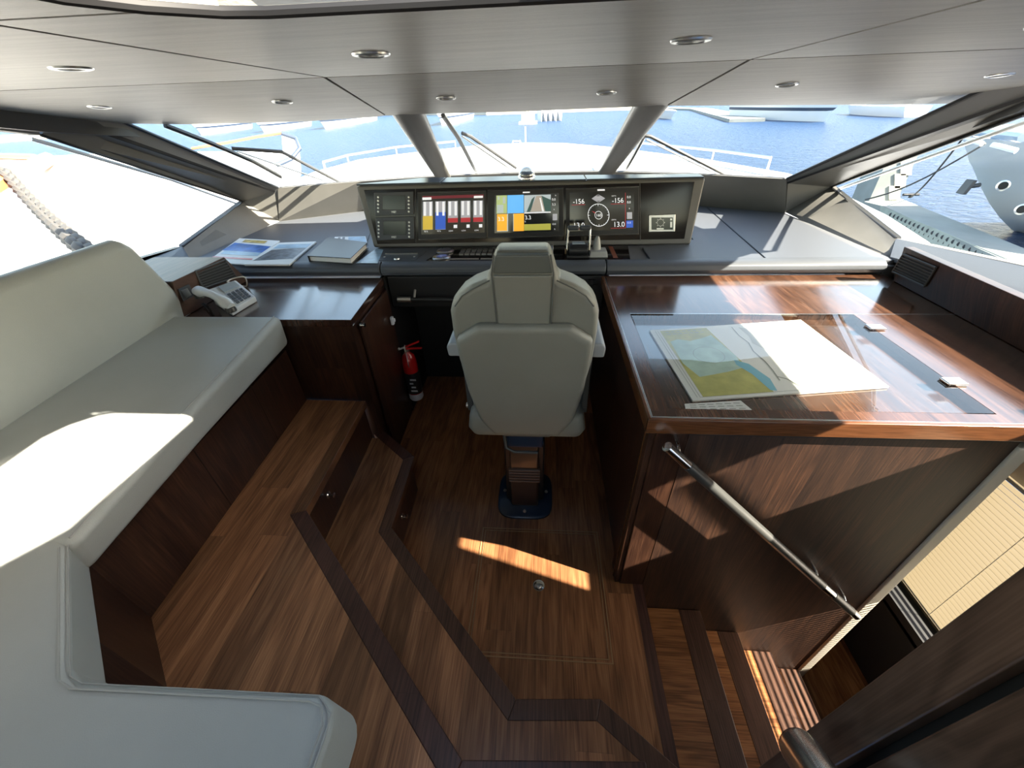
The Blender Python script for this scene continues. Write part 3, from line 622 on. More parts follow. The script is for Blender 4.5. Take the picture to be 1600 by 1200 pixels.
b = MB(); b.box(-.93, -.91, 2.165, 2.64, 0, .99); b.box(-.914, .36, 2.60, 2.64, 0, .99); b.box(-.914, .36, 2.225, 2.64, .78, .80); b.build('knee_recess', M_black, t)
struct(MB().box(1.865, 1.995, 2.08, 2.46, .70, 1.035).build('trim_80', M_dgrey)); struct(MB().box(-2.24, -2.165, 2.16, 2.46, .70, 1.04).build('trim_81', M_dgrey)); MB().box(1.80, 1.862, 2.175, 2.46, .90, 1.035).build('end_filler', M_dgrey, t)
# foot rail
b = MB(); b.tube([px(640, 467, -.66) * 0 + Vector((-.79, 2.15, .862)), Vector((.25, 2.15, .862))], .013, 14); r_ = b.build('rail', M_blackp, t)
MB().tube([(-.845, 2.15, .862), (-.765, 2.15, .862)], .0165, 16).build('rail_sleeve', M_steel, r_)
for x in (-.745, .22): MB().tube([(x, 2.15, .872), (x, 2.19, .905)], .007, 10).build('bracket', M_steel, r_)
b = MB()
for i in range(5):
    for j in range(2): b.box(.20 + i * .024, .218 + i * .024, 2.18, 2.19, .915 + j * .03, .937 + j * .03)
b.build('switch_row', M_blackp, t)

# instrument pod
t = thing('instrument_pod', (-.07, 2.6, 1.062), 'wide leather-trimmed instrument pod standing on the helm console', 'instrument panel')
PA, PB, PC, PD = Vector((-1.114, 2.55, 1.413)), Vector((.913, 2.55, 1.414)), Vector((.893, 2.495, 1.062)), Vector((-1.068, 2.495, 1.062))
FN = (PB - PA).cross(PA - PD).normalized()        # out of the face, towards the helm
fp = lambda x, y, o=0.0: pp(x, y, PD, FN) + FN * o
MB().loft([[PA, PB, PC, PD], [Vector((-.80, 2.745, 1.413)), Vector((.90, 2.67, 1.413)), Vector((.88, 2.80, 1.06)), Vector((-1.0, 2.85, 1.06))]]).build('housing', M_podtop, t, bevel=.012, seg=4)
b = MB(); top = [(-1.11, 2.555), (-.76, 2.735), (-.1, 2.735), (.885, 2.668), (.905, 2.555)]
for a0, a1 in ((-1.11, -.605), (-.599, .246), (.252, .905)):
    def ye(x): 
        for (xa, ya), (xb, yb) in zip(top, top[1:4]): 
            if xa <= x <= xb: return ya + (yb - ya) * (x - xa) / (xb - xa)
        return 2.66
    xs = [a0] + [q for q in (-.76, -.1) if a0 < q < a1] + [a1]
    MB().prism([(a0, 2.553), (a1, 2.553)] + [(x, ye(x)) for x in reversed(xs)], 1.412, 1.421).build('top_pad', M_podtopm, t, bevel=.003, seg=2)
gl = [fp(569, 297), fp(1085, 284), fp(1069, 373), fp(590, 381)]
MB().slab([p + FN * .001 for p in gl], FN * .004).build('glass_fascia', M_glossblk, t, bevel=.0015, seg=1)
def fq(b, pts, o): b.add([fp(x, y, o) for x, y in pts], [tuple(range(len(pts)))]); return b
def rect(x0, y0, x1, y1): return [(x0, y0), (x1, y0), (x1, y1), (x0, y1)]
def scr(name, rects, m, parent, o): 
    b = MB()
    for r in rects: fq(b, rect(*r) if len(r) == 4 and not isinstance(r[0], tuple) else r, o)
    return b.build(name, m, parent)
def sk(x0, y0, x1, y1, s=-.030):     # rectangle following the roll of the pod
    return [(x0, y0), (x1, y0 + s * (x1 - x0)), (x1, y1 + s * (x1 - x0)), (x0, y1)]
def display(corners, label):
    P = [fp(x, y, .006) for x, y in corners]; c = sum(P, Vector()) / 4
    t = thing('marine_display', tuple(c), label, 'screen', 'wide marine displays in the instrument pod')
    MB().slab(P, FN * .006).build('bezel', M_bezel, t, bevel=.002, seg=2)
    for i_, j_ in ((0, 1), (3, 2)): MB().tube([P[i_] + FN * .006, P[j_] + FN * .006], .0028, 6).build('trim_bar', M_steel, t)
    return t
def d_quads(t, name, m, items, o):
    for it in items: fq(MB(), it, o).build(name, m, t)
def d_text(t, name, m, items, o=.0150):
    ux = (PB - PA).normalized(); uz = (PA - PD).normalized()
    for s_, x, y, h in items:
        p = fp(x, y, o); hh = (fp(x, y - h, o) - p).length; text(MB(), s_, p, ux, uz, hh).build(name, m, t)
# tank level display
t1 = display([(653, 301), (760, 298), (760.5, 371.5), (655, 374)], 'left wide display with vertical tank level bars')
D0 = .0125; D1 = .0132; D2 = .0139; D3 = .0146
d_quads(t1, 'screen', E_blk, [sk(659, 305, 757.5, 366)], D0)
d_quads(t1, 'header', E_dkred, [sk(661, 306.5, 756, 311)], D1)
bars = [(661.6, 677), (681, 697), (700.5, 716), (720.5, 735.5), (740, 755)]
d_quads(t1, 'bar_background', E_grey, [sk(a, 315 - .02 * (a - 661), c, 359 - .015 * (a - 661)) for a, c in bars], D1)
d_quads(t1, 'bar_highlight', E_white, [sk(a + 1.5, 315.5 - .02 * (a - 661), a + 5, 337 - .015 * (a - 661)) for a, c in bars] + [sk(c - 5, 315.5 - .02 * (a - 661), c - 1.5, 337 - .015 * (a - 661)) for a, c in bars] + [sk(661, 308.5, 675, 312.5), sk(741, 306, 755, 309.5)] + [sk(bars[i][0] + 9, y, bars[i][1] - 1, y + 5) for i, y in ((2, 351), (3, 350.5), (4, 350))], D2 + .0002)
d_quads(t1, 'fuel_bar', E_yel, [sk(661.6, 337.5, 677, 358.8)], D2)
d_quads(t1, 'water_bar', E_blue, [sk(681, 331.5, 697, 358.2)], D2)
d_quads(t1, 'alarm', E_red, [sk(bars[i][0], 340.6 - .5 * (i - 2), bars[i][1], 347.5 - .5 * (i - 2)) for i in (2, 3, 4)], D2)
d_quads(t1, 'empty_part', E_blk, [sk(bars[i][0], 347.6 - .5 * (i - 2), bars[i][1], 360 - .5 * (i - 2)) for i in (2, 3, 4)], D2)
d_text(t1, 'lettering', E_white, [('85 %', 664, 362.3, 2.2), ('70 %', 684, 361.8, 2.2), ('LOW', 702, 361.5, 2.2), ('LOW', 722, 361, 2.2), ('LOW', 742, 360.5, 2.2)], D3)
# chart plotter display
t2 = display([(762, 297.5), (880, 294.3), (880.5, 368.5), (762.5, 371.5)], 'middle wide display split into map, camera view and orange sonar panes')
d_quads(t2, 'screen', E_blk, [sk(773, 304.5, 873, 364)], D0)
d_quads(t2, 'map_land', E_grn, [sk(776, 305.5, 792.5, 333.6)], D1)
d_quads(t2, 'map_land_patch', E_grn2, [sk(777, 320, 787, 332.5), sk(786, 308, 790, 318), sk(778, 307, 781, 312)], D2)
d_quads(t2, 'map_sea', E_sea, [sk(793, 305, 818.5, 333.2)], D1)
d_quads(t2, 'sonar_pane', E_or, [sk(777, 334.6, 794, 361.6), sk(802, 333.8, 818.8, 361)], D1)
d_quads(t2, 'sonar_highlight', E_grn2, [sk(792.5, 334, 794.2, 361), sk(802, 333.8, 803, 361), sk(777, 360.5, 794, 361.6)], D2)
d_quads(t2, 'camera_view', E_cam1, [sk(819.2, 305, 860.5, 331.5)], D1)
d_quads(t2, 'camera_deck', E_cam2, [[(838, 306), (846, 305.6), (852, 330), (828, 330.8)]], D2)
d_quads(t2, 'camera_shade', E_cam3, [[(846, 305.6), (860.5, 312), (860.5, 330), (851.5, 330)], [(831, 311), (836, 306.5), (829, 330.7), (823, 331)]], D2)
d_quads(t2, 'camera_line', E_white, [[(843, 309), (844.6, 309), (850, 330), (847, 330)], sk(819.2, 331.8, 860.5, 333.4)], D3)
d_quads(t2, 'sonar_bottom', E_ol, [sk(819.2, 350.2, 860.5, 360)], D1)
d_text(t2, 'lettering', E_white, [('3.3', 778.5, 345, 6.4), ('3.3', 820.5, 342.6, 6.2), ('ft', 820, 347, 2.4), ('0.0', 862.5, 313.3, 3.6), ('3.3', 862.5, 321, 3.6), ('ft', 865, 328, 2), ('N', 867, 306.3, 2), ('13.0', 862.5, 351, 2.6), ('ft', 866, 358.5, 2)], D3)
d_quads(t2, 'side_icon', E_grey, [sk(863.5, 334, 870.5, 344)], D1)
d_quads(t2, 'logo_plate', E_white, [sk(817, 299.6, 828, 301.6)], D1)
# compass display
t3 = display([(884, 295), (998, 291.5), (997.5, 365.5), (884.5, 368.5)], 'right wide display with round compass dial and white depth numbers')
d_quads(t3, 'screen', E_blk, [sk(890, 300.8, 989.8, 361)], D0)
d_quads(t3, 'red_line', E_red, [sk(893, 319.8, 914, 320.5), sk(954, 318.4, 976, 319.1), sk(893, 357.6, 914, 358.3), sk(954, 356, 976, 356.7), sk(976.3, 301, 976.9, 356.5)], D1)
d_quads(t3, 'data_column', E_grey, [sk(979, 331.5, 987, 342)], D1)
d_quads(t3, 'data_blue', E_blue, [sk(978, 344.5, 988.5, 355.5)], D1)
d_quads(t3, 'logo_plate', E_white, [sk(933, 295.8, 944.5, 298.2)], D1)
d_text(t3, 'lettering', E_white, [('-156', 895, 318.4, 7.6), ('-156', 955.5, 316.8, 7.6), ('13.0', 895.5, 355.4, 7.8), ('13.0', 957.5, 354, 7.8), ('0.0', 979, 309.5, 3.6), ('0.0', 979, 317.5, 3.6), ('ft', 982, 326.5, 2), ('160', 930.5, 338.2, 4.4), ('DEPTH', 955, 307, 1.7), ('DEPTH', 955, 344, 1.7), ('13.0', 979, 349, 2.6)], D3)
b = MB(); cc_ = fp(934.8, 336, D1); uxx = (PB - PA).normalized(); uzz = (PA - PD).normalized(); rad = (fp(951.6, 335.5, D1) - cc_).length
def ring(b, c, r0, r1, n=48, k=1.0):
    for i in range(n):
        a0, a1 = 2 * math.pi * i / n, 2 * math.pi * (i + 1) / n
        b.add([c + uxx * math.cos(a) * r + uzz * math.sin(a) * r * k for a, r in ((a0, r0), (a1, r0), (a1, r1), (a0, r1))], [(0, 1, 2, 3)])
ring(b, cc_, rad * .95, rad); ring(b, cc_, rad * .32, rad * .36)
for i in range(24):
    a = 2 * math.pi * i / 24; l_ = .80 if i % 6 == 0 else .88; w = .02 if i % 6 == 0 else .01
    d_ = uxx * math.cos(a) + uzz * math.sin(a); e_ = (-uxx * math.sin(a) + uzz * math.cos(a)) * rad * w
    b.add([cc_ + d_ * rad * l_ - e_, cc_ + d_ * rad * .96 - e_, cc_ + d_ * rad * .96 + e_, cc_ + d_ * rad * l_ + e_], [(0, 1, 2, 3)])
b.build('compass_dial', E_white, t3)
b = MB(); c2 = fp(934.5, 310, D1); ring(b, c2, rad * .27, rad * .32); b.add([c2 + uxx * rad * x + uzz * rad * z for x, z in ((-.62, 0), (-.3, .2), (.3, .2), (.62, 0), (.3, -.2), (-.3, -.2))], [(0, 1, 2, 3, 4, 5)]); b.build('rudder_symbol', E_grey, t3)
b = MB(); b.add([cc_ + uxx * rad * x + uzz * rad * z + FN * .0006 for x, z in ((-.62, .38), (-.30, .27), (-.33, .17))], [(0, 1, 2)]); b.build('heading_mark', E_red, t3)
# engine monitors
for k, (cs, sc_, ky, lab) in enumerate((([(585.5, 300.5), (647, 299), (647.3, 335), (588, 336.8)], (599.5, 305.8, 634.5, 327), 306, 'upper of two small grey engine monitors at the left end of the pod'),
                                  ([(588, 340), (648, 338), (648.8, 373), (591, 375.5)], (601, 345.5, 635.5, 366), 345, 'lower of two small grey engine monitors at the left end of the pod'))):
    P = [fp(x, y, .006) for x, y in cs]
    t = thing('engine_monitor', tuple(sum(P, Vector()) / 4), lab, 'screen', 'small engine monitors at the left of the pod')
    MB().slab(P, FN * .010).build('case', M_mon, t, bevel=.003, seg=2)
    d_quads(t, 'lcd', M_lcd, [rect(*sc_)], .0170)
    d_quads(t, 'lcd_frame', M_blackp, [rect(sc_[0] - 1, sc_[1] - 1, sc_[2] + 1, sc_[3] + 1)], .0166)
    for i in range(5):
        for xx in (592.5 + .6 * k, 640 + .5 * k):
            c = fp(xx, ky + 2 + i * 5.6, .016); MB().lathe([(.006, 0), (.0055, .003), (.001, .0035)], c, FN, 10).build('button', M_steel, t)
    d_text(t, 'lettering', M_steel, [('M87', 613.5, sc_[3] + 5.6, 3.2)], .0172)
    for (cx_, cy_) in cs: pass
# climate panel
P = [fp(x, y, .006) for x, y in ((1013, 336), (1054.5, 334.5), (1053.5, 361.5), (1013, 362))]
t = thing('climate_panel', tuple(sum(P, Vector()) / 4), 'small square control panel with silver frame at the pod right end', 'control panel')
MB().slab(P, FN * .008).build('frame', M_steel, t, bevel=.002, seg=2)
d_quads(t, 'face', M_lcd, [rect(1017, 339.5, 1050.5, 358.5)], .0146)
d_quads(t, 'buttons', M_steel, [rect(1046, 341, 1049, 344), rect(1046, 346, 1049, 355), rect(1025, 356, 1036, 358)], .0152)
b = MB(); c3 = fp(1031, 347.5, .0152); ring(b, c3, .018, .0195, 20)
for a in range(8): d_ = uxx * math.cos(a * .785) + uzz * math.sin(a * .785); b.add([c3 + d_ * .024 + uxx * .002, c3 + d_ * .024 + uzz * .003, c3 + d_ * .024 - uxx * .002, c3 + d_ * .024 - uzz * .003], [(0, 1, 2, 3)])
b.build('dial_symbol', M_steel, t)
# vertical joints of the fascia
b = MB()
for x, y0, y1 in ((649.5, 295, 379), (999.5, 286, 376)): b.tube([fp(x, y0, .005), fp(x + .6, y1, .005)], .0022, 6)
b.build('joint_strip', M_dgrey, bpy.data.objects['instrument_pod'])
# compass dome on top
cdm = Vector((-.095, 2.60, 1.421))
t = thing('compass', tuple(cdm), 'chrome ringed domed magnetic compass on top of the pod', 'compass')
MB().lathe([(.044, 0), (.050, .004), (.050, .018), (.046, .022), (.046, 0.0)], cdm, (0, 0, 1), 32).build('base_ring', M_chrome, t, smooth=50)
MB().lathe([(.046 * math.cos(a), .020 + .046 * math.sin(a)) for a in [math.pi / 2 * k / 10 for k in range(11)]], cdm, (0, 0, 1), 32).build('dome', M_glass2 if 'M_glass2' in globals() else M_glass, t, smooth=60)
MB().lathe([(.034, .012), (.036, .02), (.036, .028), (.02, .034), (.001, .036)], cdm, (0, 0, 1), 24).build('card', M_whitep, t)
b = MB()
for a in range(12): b.obb(cdm + Vector((.0365 * math.cos(a * .5236), .0365 * math.sin(a * .5236), .024)), (.0012, 0, 0), (0, .0012, 0), (0, 0, .004))
b.build('card_marks', M_blackp, t)

# dash switch panel with its controls
DZ = 1.063
def dz(x, y): return pz(x, y, DZ)
t = thing('control_panel', (0, 2.35, 1.056), 'gloss black switch panel set in the console below the pod', 'control panel')
MB().prism([(-.665, 2.225), (.49, 2.225), (.52, 2.48), (-.575, 2.48)], 1.056, 1.0655).build('plate', M_glossblk, t, bevel=.002, seg=1)
b = MB()
for i in range(9):
    for j in range(2): b.box(-.49 + i * .034, -.464 + i * .034, 2.33 + j * .06, 2.365 + j * .06, 1.0655, 1.071)
b.build('toggle', M_steel, t)
b = MB(); b.box(-.53, -.36, 2.245, 2.262, 1.0655, 1.0675); b.box(-.35, -.20, 2.245, 2.262, 1.0655, 1.0675); b.build('label_strip', M_steel, t)
b = MB()
for i in range(6): b.box(-.30 + i * .05, -.265 + i * .05, 2.43, 2.46, 1.0655, 1.072)
b.build('rocker_switch', M_mon, t)
b = MB(); b.box(.40, .425, 2.25, 2.46, 1.0655, 1.0670); b.build('amber_strip', mat('dull_copper', (.22, .07, .04), .4), t)
b = MB(); b.prism([(-1.07, 2.215), (-.672, 2.215), (-.60, 2.48), (-1.03, 2.48)], 1.0555, 1.0640)
t = thing('stowage_tray', (-.85, 2.33, 1.056), 'shallow blue-grey tray with metal slot left of the switch panel', 'tray')
b.build('surround', M_dash, t, bevel=.003, seg=2)
MB().prism([(-1.0, 2.235), (-.73, 2.235), (-.70, 2.41), (-.96, 2.41)], 1.064, 1.0660).build('inner_plate', M_pad, t, bevel=.002, seg=1)
b = MB(); b.box(-.945, -.745, 2.35, 2.362, 1.066, 1.071); b.build('slot_lip', M_steel, t)
MB().lathe([(.001, .006), (.016, .006), (.018, 0)], (-.845, 2.262, 1.066), (0, 0, 1), 18).build('catch', M_steel, t)
b = MB(); [b.lathe([(.001, .002), (.006, .002), (.007, 0)], p, (0, 0, 1), 10) for p in ((-.93, 2.30, 1.066), (-.75, 2.30, 1.066))]; b.build('screw', M_steel, t)
for (x, y), lab in (((690, 404), 'nearer of two round steel knobs on the black switch panel'), ((696, 394), 'farther of two round steel knobs on the black switch panel')):
    c = dz(x, y); c.z = 1.0655
    t = thing('steel_cap', tuple(c), lab, 'knob', 'pair of round steel caps')
    MB().lathe([(.052, 0), (.054, .006), (.048, .012), (.030, .010), (.001, .004)], c, (0, 0, 1), 32).build('dish', M_steel, t, smooth=60)
    b = MB(); [b.lathe([(.001, .0018), (.0035, .0018), (.004, 0)], c + Vector((.040 * math.cos(a), .040 * math.sin(a), .0115)), (0, 0, 1), 8) for a in (.6, 2.2, 3.8, 5.3)]; b.build('screw', M_blackp, t)
# throttle
tc = Vector((.205, 2.285, 1.0655))
t = thing('throttle', tuple(tc), 'black engine throttle with upright chrome levers behind the helm seat', 'lever')
MB().box(tc.x - .062, tc.x + .062, tc.y - .045, tc.y + .06, 1.0655, 1.082).build('base', M_blackp, t, bevel=.006)
b = MB(); b.loft([[(tc.x + sx, tc.y + math.cos(a) * .042, 1.105 + math.sin(a) * .034) for a in [2 * math.pi * k / 20 for k in range(20)]] for sx in (-.050, .050)]); b.build('drum', M_blackp, t, bevel=.003, smooth=50)
MB().prism([(tc.x - .036, tc.y - .018), (tc.x + .036, tc.y - .018), (tc.x + .036, tc.y + .024), (tc.x - .036, tc.y + .024)], 1.136, 1.142).build('dial', M_wglass, t, bevel=.003)
for sx in (-.062, .062):
    MB().tube([(tc.x + sx, tc.y, 1.10), (tc.x + sx, tc.y + .01, 1.16), (tc.x + sx * .95, tc.y + .018, 1.215)], .0062, 12).build('lever', M_chrome, t)
MB().box(tc.x - .064, tc.x - .002, tc.y + .008, tc.y + .032, 1.203, 1.228).build('grip', M_mon, t, bevel=.008)
MB().box(tc.x + .002, tc.x + .064, tc.y + .008, tc.y + .032, 1.203, 1.228).build('grip', M_mon, t, bevel=.008)
for sx, m_ in ((-.07, M_brass),): MB().lathe([(.001, 0), (.014, 0), (.014, .008), (.001, .009)], (tc.x + sx + .004, tc.y, 1.095), (-1, 0, 0), 16).build('pivot_cap', m_, t)
# joystick
jc = Vector((.318, 2.30, 1.0655))
t = thing('joystick', tuple(jc), 'grey wedge shaped thruster joystick right of the throttle', 'lever')
MB().loft([[(jc.x + x * .052, jc.y + y * .048, 1.0655) for x, y in ((-1, -1), (1, -1), (1, 1), (-1, 1))], [(jc.x + x * .046, jc.y + y * .042, 1.098) for x, y in ((-1, -1), (1, -1), (1, 1), (-1, 1))]]).build('base', mat('joy_grey', (.33, .34, .33), .45), t, bevel=.004)
MB().loft([[(jc.x - .008 + x * a, jc.y + .01 + y * a * .8, z) for x, y in [(math.cos(q), math.sin(q)) for q in [2 * math.pi * k / 16 for k in range(16)]]] for z, a in ((1.098, .026), (1.12, .022), (1.155, .014), (1.168, .008))]).build('stick', bpy.data.materials['joy_grey'], t, smooth=60)
# small chrome toggle left of the throttle
c = dz(863, 392); b = MB(); b.tube([c, c + Vector((0, 0, .035))], .006, 10); o = b.build('toggle_lever', M_chrome, loc=tuple(c)); tag(o, 'tiny upright chrome toggle between headrest and throttle', 'switch')

# papers on the dash
def flat(name, pts, z0, th, m, label, cat, art=None, group=None):
    P = [Vector((p.x, p.y, z0)) for p in (pz(x, y, z0 + th) for x, y in pts)]
    t = thing(name, tuple(sum(P, Vector()) / len(P)), label, cat, group)
    MB().slab(P, (0, 0, th)).build('pages', m, t, bevel=min(.0015, th / 3), seg=1)
    def uv(u, v, h): return P[0].lerp(P[1], u).lerp(P[3].lerp(P[2], u), v) + Vector((0, 0, th + h))
    for i, (nm, mm, qs) in enumerate(art or []):
        b = MB()
        for q in qs: b.add([uv(u, v, .0008 + .0004 * i) for u, v in q], [tuple(range(len(q)))])
        b.build(nm, mm, t)
    return t
R4 = lambda u0, v0, u1, v1: [(u0, v0), (u1, v0), (u1, v1), (u0, v1)]
A_blue = mat('print_blue', (.03, .15, .48), .3, var=.4, vscale=16); A_lb = mat('print_pale_blue', (.35, .52, .66), .3, var=.2, vscale=20); A_red = mat('print_red', (.50, .06, .08), .3)
A_grey = mat('print_grey', (.12, .14, .17), .3, var=.6, vscale=30); A_yel = mat('print_yellow', (.6, .45, .15), .3, var=.4, vscale=30)
flat('magazine', [(374, 372), (437, 376), (388, 413), (322, 409)], DZ + .0005, .008, M_paper, 'white magazine with a blue sea cover lying leftmost on the dash', 'magazine',
     [('cover_photo', A_blue, [[(.05, .22), (.98, .28), (.96, .62), (.0, .56)]]), ('cover_sky', A_lb, [R4(.08, .56, .97, .70)]), ('cover_strip', A_red, [R4(.0, .80, .95, .85)]), ('cover_picture', A_yel, [R4(.2, .06, .75, .18)])])
flat('magazine', [(436, 379), (494, 377), (452, 413), (381, 413)], DZ + .0005, .010, M_paper, 'second magazine with a grey harbour cover, beside the black binder', 'magazine',
     [('cover_photo', A_grey, [[(.12, .38), (.95, .30), (.93, .78), (.08, .86)]]), ('cover_sky', A_lb, [R4(.10, .12, .95, .32)])])
# binder
P = [pz(x, y, DZ + .035) for x, y in ((512, 371), (574, 379), (548, 404), (480, 400))]
P = [Vector((p.x, p.y, DZ)) for p in P]
t = thing('ring_binder', tuple(sum(P, Vector()) / 4), 'closed black ring binder on the dash beside the pod', 'binder')
MB().slab([p + Vector((0, 0, .0005)) for p in P], (0, 0, .004)).build('cover', M_blackp, t)
MB().slab([p + Vector((0, 0, .033)) for p in P], (0, 0, .004)).build('cover', M_blackp, t, bevel=.0015, seg=1)
cn = sum(P, Vector()) / 4
MB().slab([cn + (p - cn) * .94 + Vector((0, 0, .005)) for p in P], (0, 0, .027)).build('sheets', M_paper, t)
MB().loft([[P[0], P[3], P[3] + Vector((0, 0, .036)), P[0] + Vector((0, 0, .036))], [q + Vector((.008, 0, 0)) for q in (P[0], P[3], P[3] + Vector((0, 0, .036)), P[0] + Vector((0, 0, .036)))]]).build('spine', M_blackp, t, bevel=.003)
flat('leaflet', [(523, 370), (571, 369), (574, 380), (520, 379)], DZ + .0005, .002, M_paper, 'pale blue printed leaflet behind the black binder', 'paper', [('print', A_lb, [R4(.45, .05, .98, .95)]), ('print_dark', A_grey, [R4(.12, .1, .2, .8), R4(.26, .1, .34, .8)])])
flat('leaflet', [(588, 388), (599, 390), (590, 411), (556, 411)], DZ + .0015, .002, A_lb, 'pale blue card lying between binder and stowage tray', 'paper')

# ================================================================== HELM CHAIR
XC, t = -.055, thing('helm_chair', (-.07, 1.45, 0), 'taupe leather helm chair on a black pedestal, seen from behind', 'chair')
def bp(dx, z, off=0.0):           # point on the backrest rear plane, off = towards the camera
    return Vector((XC + dx, 1.28 - .2 * (z - .64) - off * .98, z - off * .196 * 0))
def sym(h): return [(x, z) for x, z in h] + [(-x, z) for x, z in reversed(h)]
half = [(.077, 1.452), (.085, 1.435), (.105, 1.372), (.115, 1.362), (.158, 1.345), (.200, 1.318), (.228, 1.285), (.240, 1.25), (.244, 1.165), (.240, 1.035), (.228, .93), (.205, .80), (.183, .705), (.15, .66), (.14, .645)]
out = sym(half)
def layer(pts, off, k=1.0, cz=1.05): return [bp(x * k, cz + (z - cz) * k, off) for x, z in pts]
# thick body: widest in the middle of its depth
MB().loft([layer(out, -.150, .93), layer(out, -.120, .985), layer(out, -.06, 1.0), layer(out, -.02, .995), layer(out, .0, .955)]).build('backrest', M_chair, t, bevel=.012, seg=3, smooth=60)
ph = [(.145, 1.213), (.160, 1.206), (.222, 1.160), (.228, 1.145), (.226, 1.03), (.218, .90), (.196, .755), (.188, .725), (.142, .638), (.128, .630)]
pn = sym(ph)
MB().loft([layer(pn, -.03, .99, .92), layer(pn, .018, 1.0, .92), layer(pn, .034, .97, .92), layer(pn, .040, .90, .92)]).build('back_shell', M_chair, t, bevel=.006, seg=2, smooth=60)
st = [(-.088, 1.385), (.088, 1.385), (.087, 1.205), (-.087, 1.205)]
MB().loft([layer(st, -.02, 1, 1.3), layer(st, .010, .98, 1.3)]).build('centre_panel', M_chair, t, bevel=.006, seg=3)
hd = [(-.078, 1.447), (.078, 1.447), (.090, 1.388), (-.090, 1.388)]
MB().loft([layer(hd, -.03, 1, 1.42), layer(hd, .007, .98, 1.42)]).build('headrest_panel', M_chhead, t, bevel=.006, seg=3)
for s_ in (-1, 1):
    b = MB(); b.tube([bp(s_ * .080, 1.447, .006), bp(s_ * .0905, 1.388, .008), bp(s_ * .089, 1.30, .009), bp(s_ * .088, 1.212, .009)], .0028, 6)
    b.tube([bp(s_ * .100, 1.366, .004), bp(s_ * .150, 1.340, .004), bp(s_ * .190, 1.312, .0), bp(s_ * .219, 1.272, -.004)], .0025, 6)
    b.build('seam', M_chseam, t)
    MB().loft([[(XC + s_ * (.254 + a), y, z) for a, z in ((-.030, 1.035), (.030, 1.035), (.034, 1.075), (.022, 1.092), (-.022, 1.092), (-.030, 1.075))] for y in (1.235, 1.60)]).build('armrest', M_arm, t, bevel=.008)
    MB().box(XC + s_ * .245 - .012, XC + s_ * .245 + .012, 1.33, 1.37, .70, 1.04).build('arm_support', M_dgrey, t, bevel=.004)
    MB().tube([(XC + s_ * .21, 1.30, .665), (XC + s_ * .20, 1.28, .640), (XC + s_ * .14, 1.275, .628)], .0045, 8).build('seat_rim', M_steel, t)
MB().lathe([(.001, 0), (.012, 0), (.012, .02), (.001, .022)], px(736, 633, -.30), (-1, 0, 0), 14).build('recline_knob', M_steel, t)
MB().loft([[(XC + x * .23, 1.50 + y * .23, .60) for x, y in ((-1, -1), (1, -1), (1, 1), (-1, 1))], [(XC + x * .25, 1.50 + y * .25, .66) for x, y in ((-1, -1), (1, -1), (1, 1), (-1, 1))], [(XC + x * .24, 1.50 + y * .24, .74) for x, y in ((-1, -1), (1, -1), (1, 1), (-1, 1))]]).build('seat', M_chair, t, bevel=.03, seg=4)
MB().box(XC - .11, XC + .105, 1.31, 1.62, .565, .60).build('seat_frame', M_podtop, t, bevel=.01)
b = MB(); b.tube([(XC - .105, 1.33, .57), (XC - .095, 1.31, .50), (XC - .06, 1.305, .478), (XC + .05, 1.305, .478)], .008, 10); b.build('seat_slide_bar', M_dgrey, t)
b = MB(); b.box(XC - .095, XC + .075, 1.33, 1.36, .48, .565); b.build('slide_cover', M_navy, t, bevel=.01)
PX = -.072
MB().loft([[(PX + x * .072, 1.435 + y * .075, z) for x, y in ((-1, -1), (1, -1), (1, 1), (-1, 1))] for z in (.012, .57)]).build('pedestal', mat('pedestal_brown', (.05, .032, .024), .3, coat=.3), t, bevel=.012)
MB().box(PX - .100, PX + .100, 1.40, 1.52, .012, .46).build('pedestal_shroud', M_blackp, t, bevel=.01)
b = MB()
for z in (.215, .235, .255, .275, .295): b.box(PX - .078, PX + .078, 1.350, 1.37, z, z + .010)
b.build('bellows', mat('bellows_brown', (.14, .085, .062), .35), t, bevel=.003, seg=2)
bx = [(math.copysign(abs(math.cos(q)) ** .5, math.cos(q)), math.copysign(abs(math.sin(q)) ** .5, math.sin(q))) for q in [2 * math.pi * k / 40 for k in range(40)]]
MB().loft([[(PX + x * .148, 1.445 + y * .158, 0.0) for x, y in bx], [(PX + x * .148, 1.445 + y * .158, .010) for x, y in bx], [(PX + x * .138, 1.445 + y * .148, .016) for x, y in bx]]).build('base_plate', M_navy, t, smooth=50)
for x, y in ((-.115, 1.46), (.115, 1.46), (0, 1.325)): MB().lathe([(.001, .008), (.007, .007), (.010, 0)], (PX + x, y, .016), (0, 0, 1), 12).build('bolt', M_steel, t)

# fire extinguisher on the recess side wall
ec = Vector((-.852, 2.14, .14))
t = thing('fire_extinguisher', tuple(ec), 'red fire extinguisher hanging in the dark beside the cabinet', 'fire extinguisher')
ct = ec + Vector((.012, -.0, .36))
MB().lathe([(.001, 0), (.042, .0), (.048, .012), (.048, .055)], ec, (0, 0, 1), 28).build('base_band', M_whitep, t)
MB().lathe([(.048, .055), (.048, .27), (.046, .31), (.036, .345), (.020, .36), (.016, .375), (.001, .376)], ec, (0, 0, 1), 28).build('cylinder', M_red, t, smooth=60)
MB().lathe([(.0485, .06), (.0485, .225)], ec, (0, 0, 1), 28).build('label', M_blackp, t)
b = MB(); [b.obb(ec + Vector((.012 + dx, -.0482, .09 + dz_)), (w, 0, 0), (0, .0008, 0), (0, 0, .006)) for dx, dz_, w in ((0, 0, .022), (0, .03, .015), (-.01, .06, .012), (.005, .09, .02))]; b.build('label_print', M_whitep, t)
MB().lathe([(.016, 0), (.016, .03), (.012, .04), (.001, .042)], ec + Vector((0, 0, .37)), (0, 0, 1), 16).build('valve', M_steel, t)
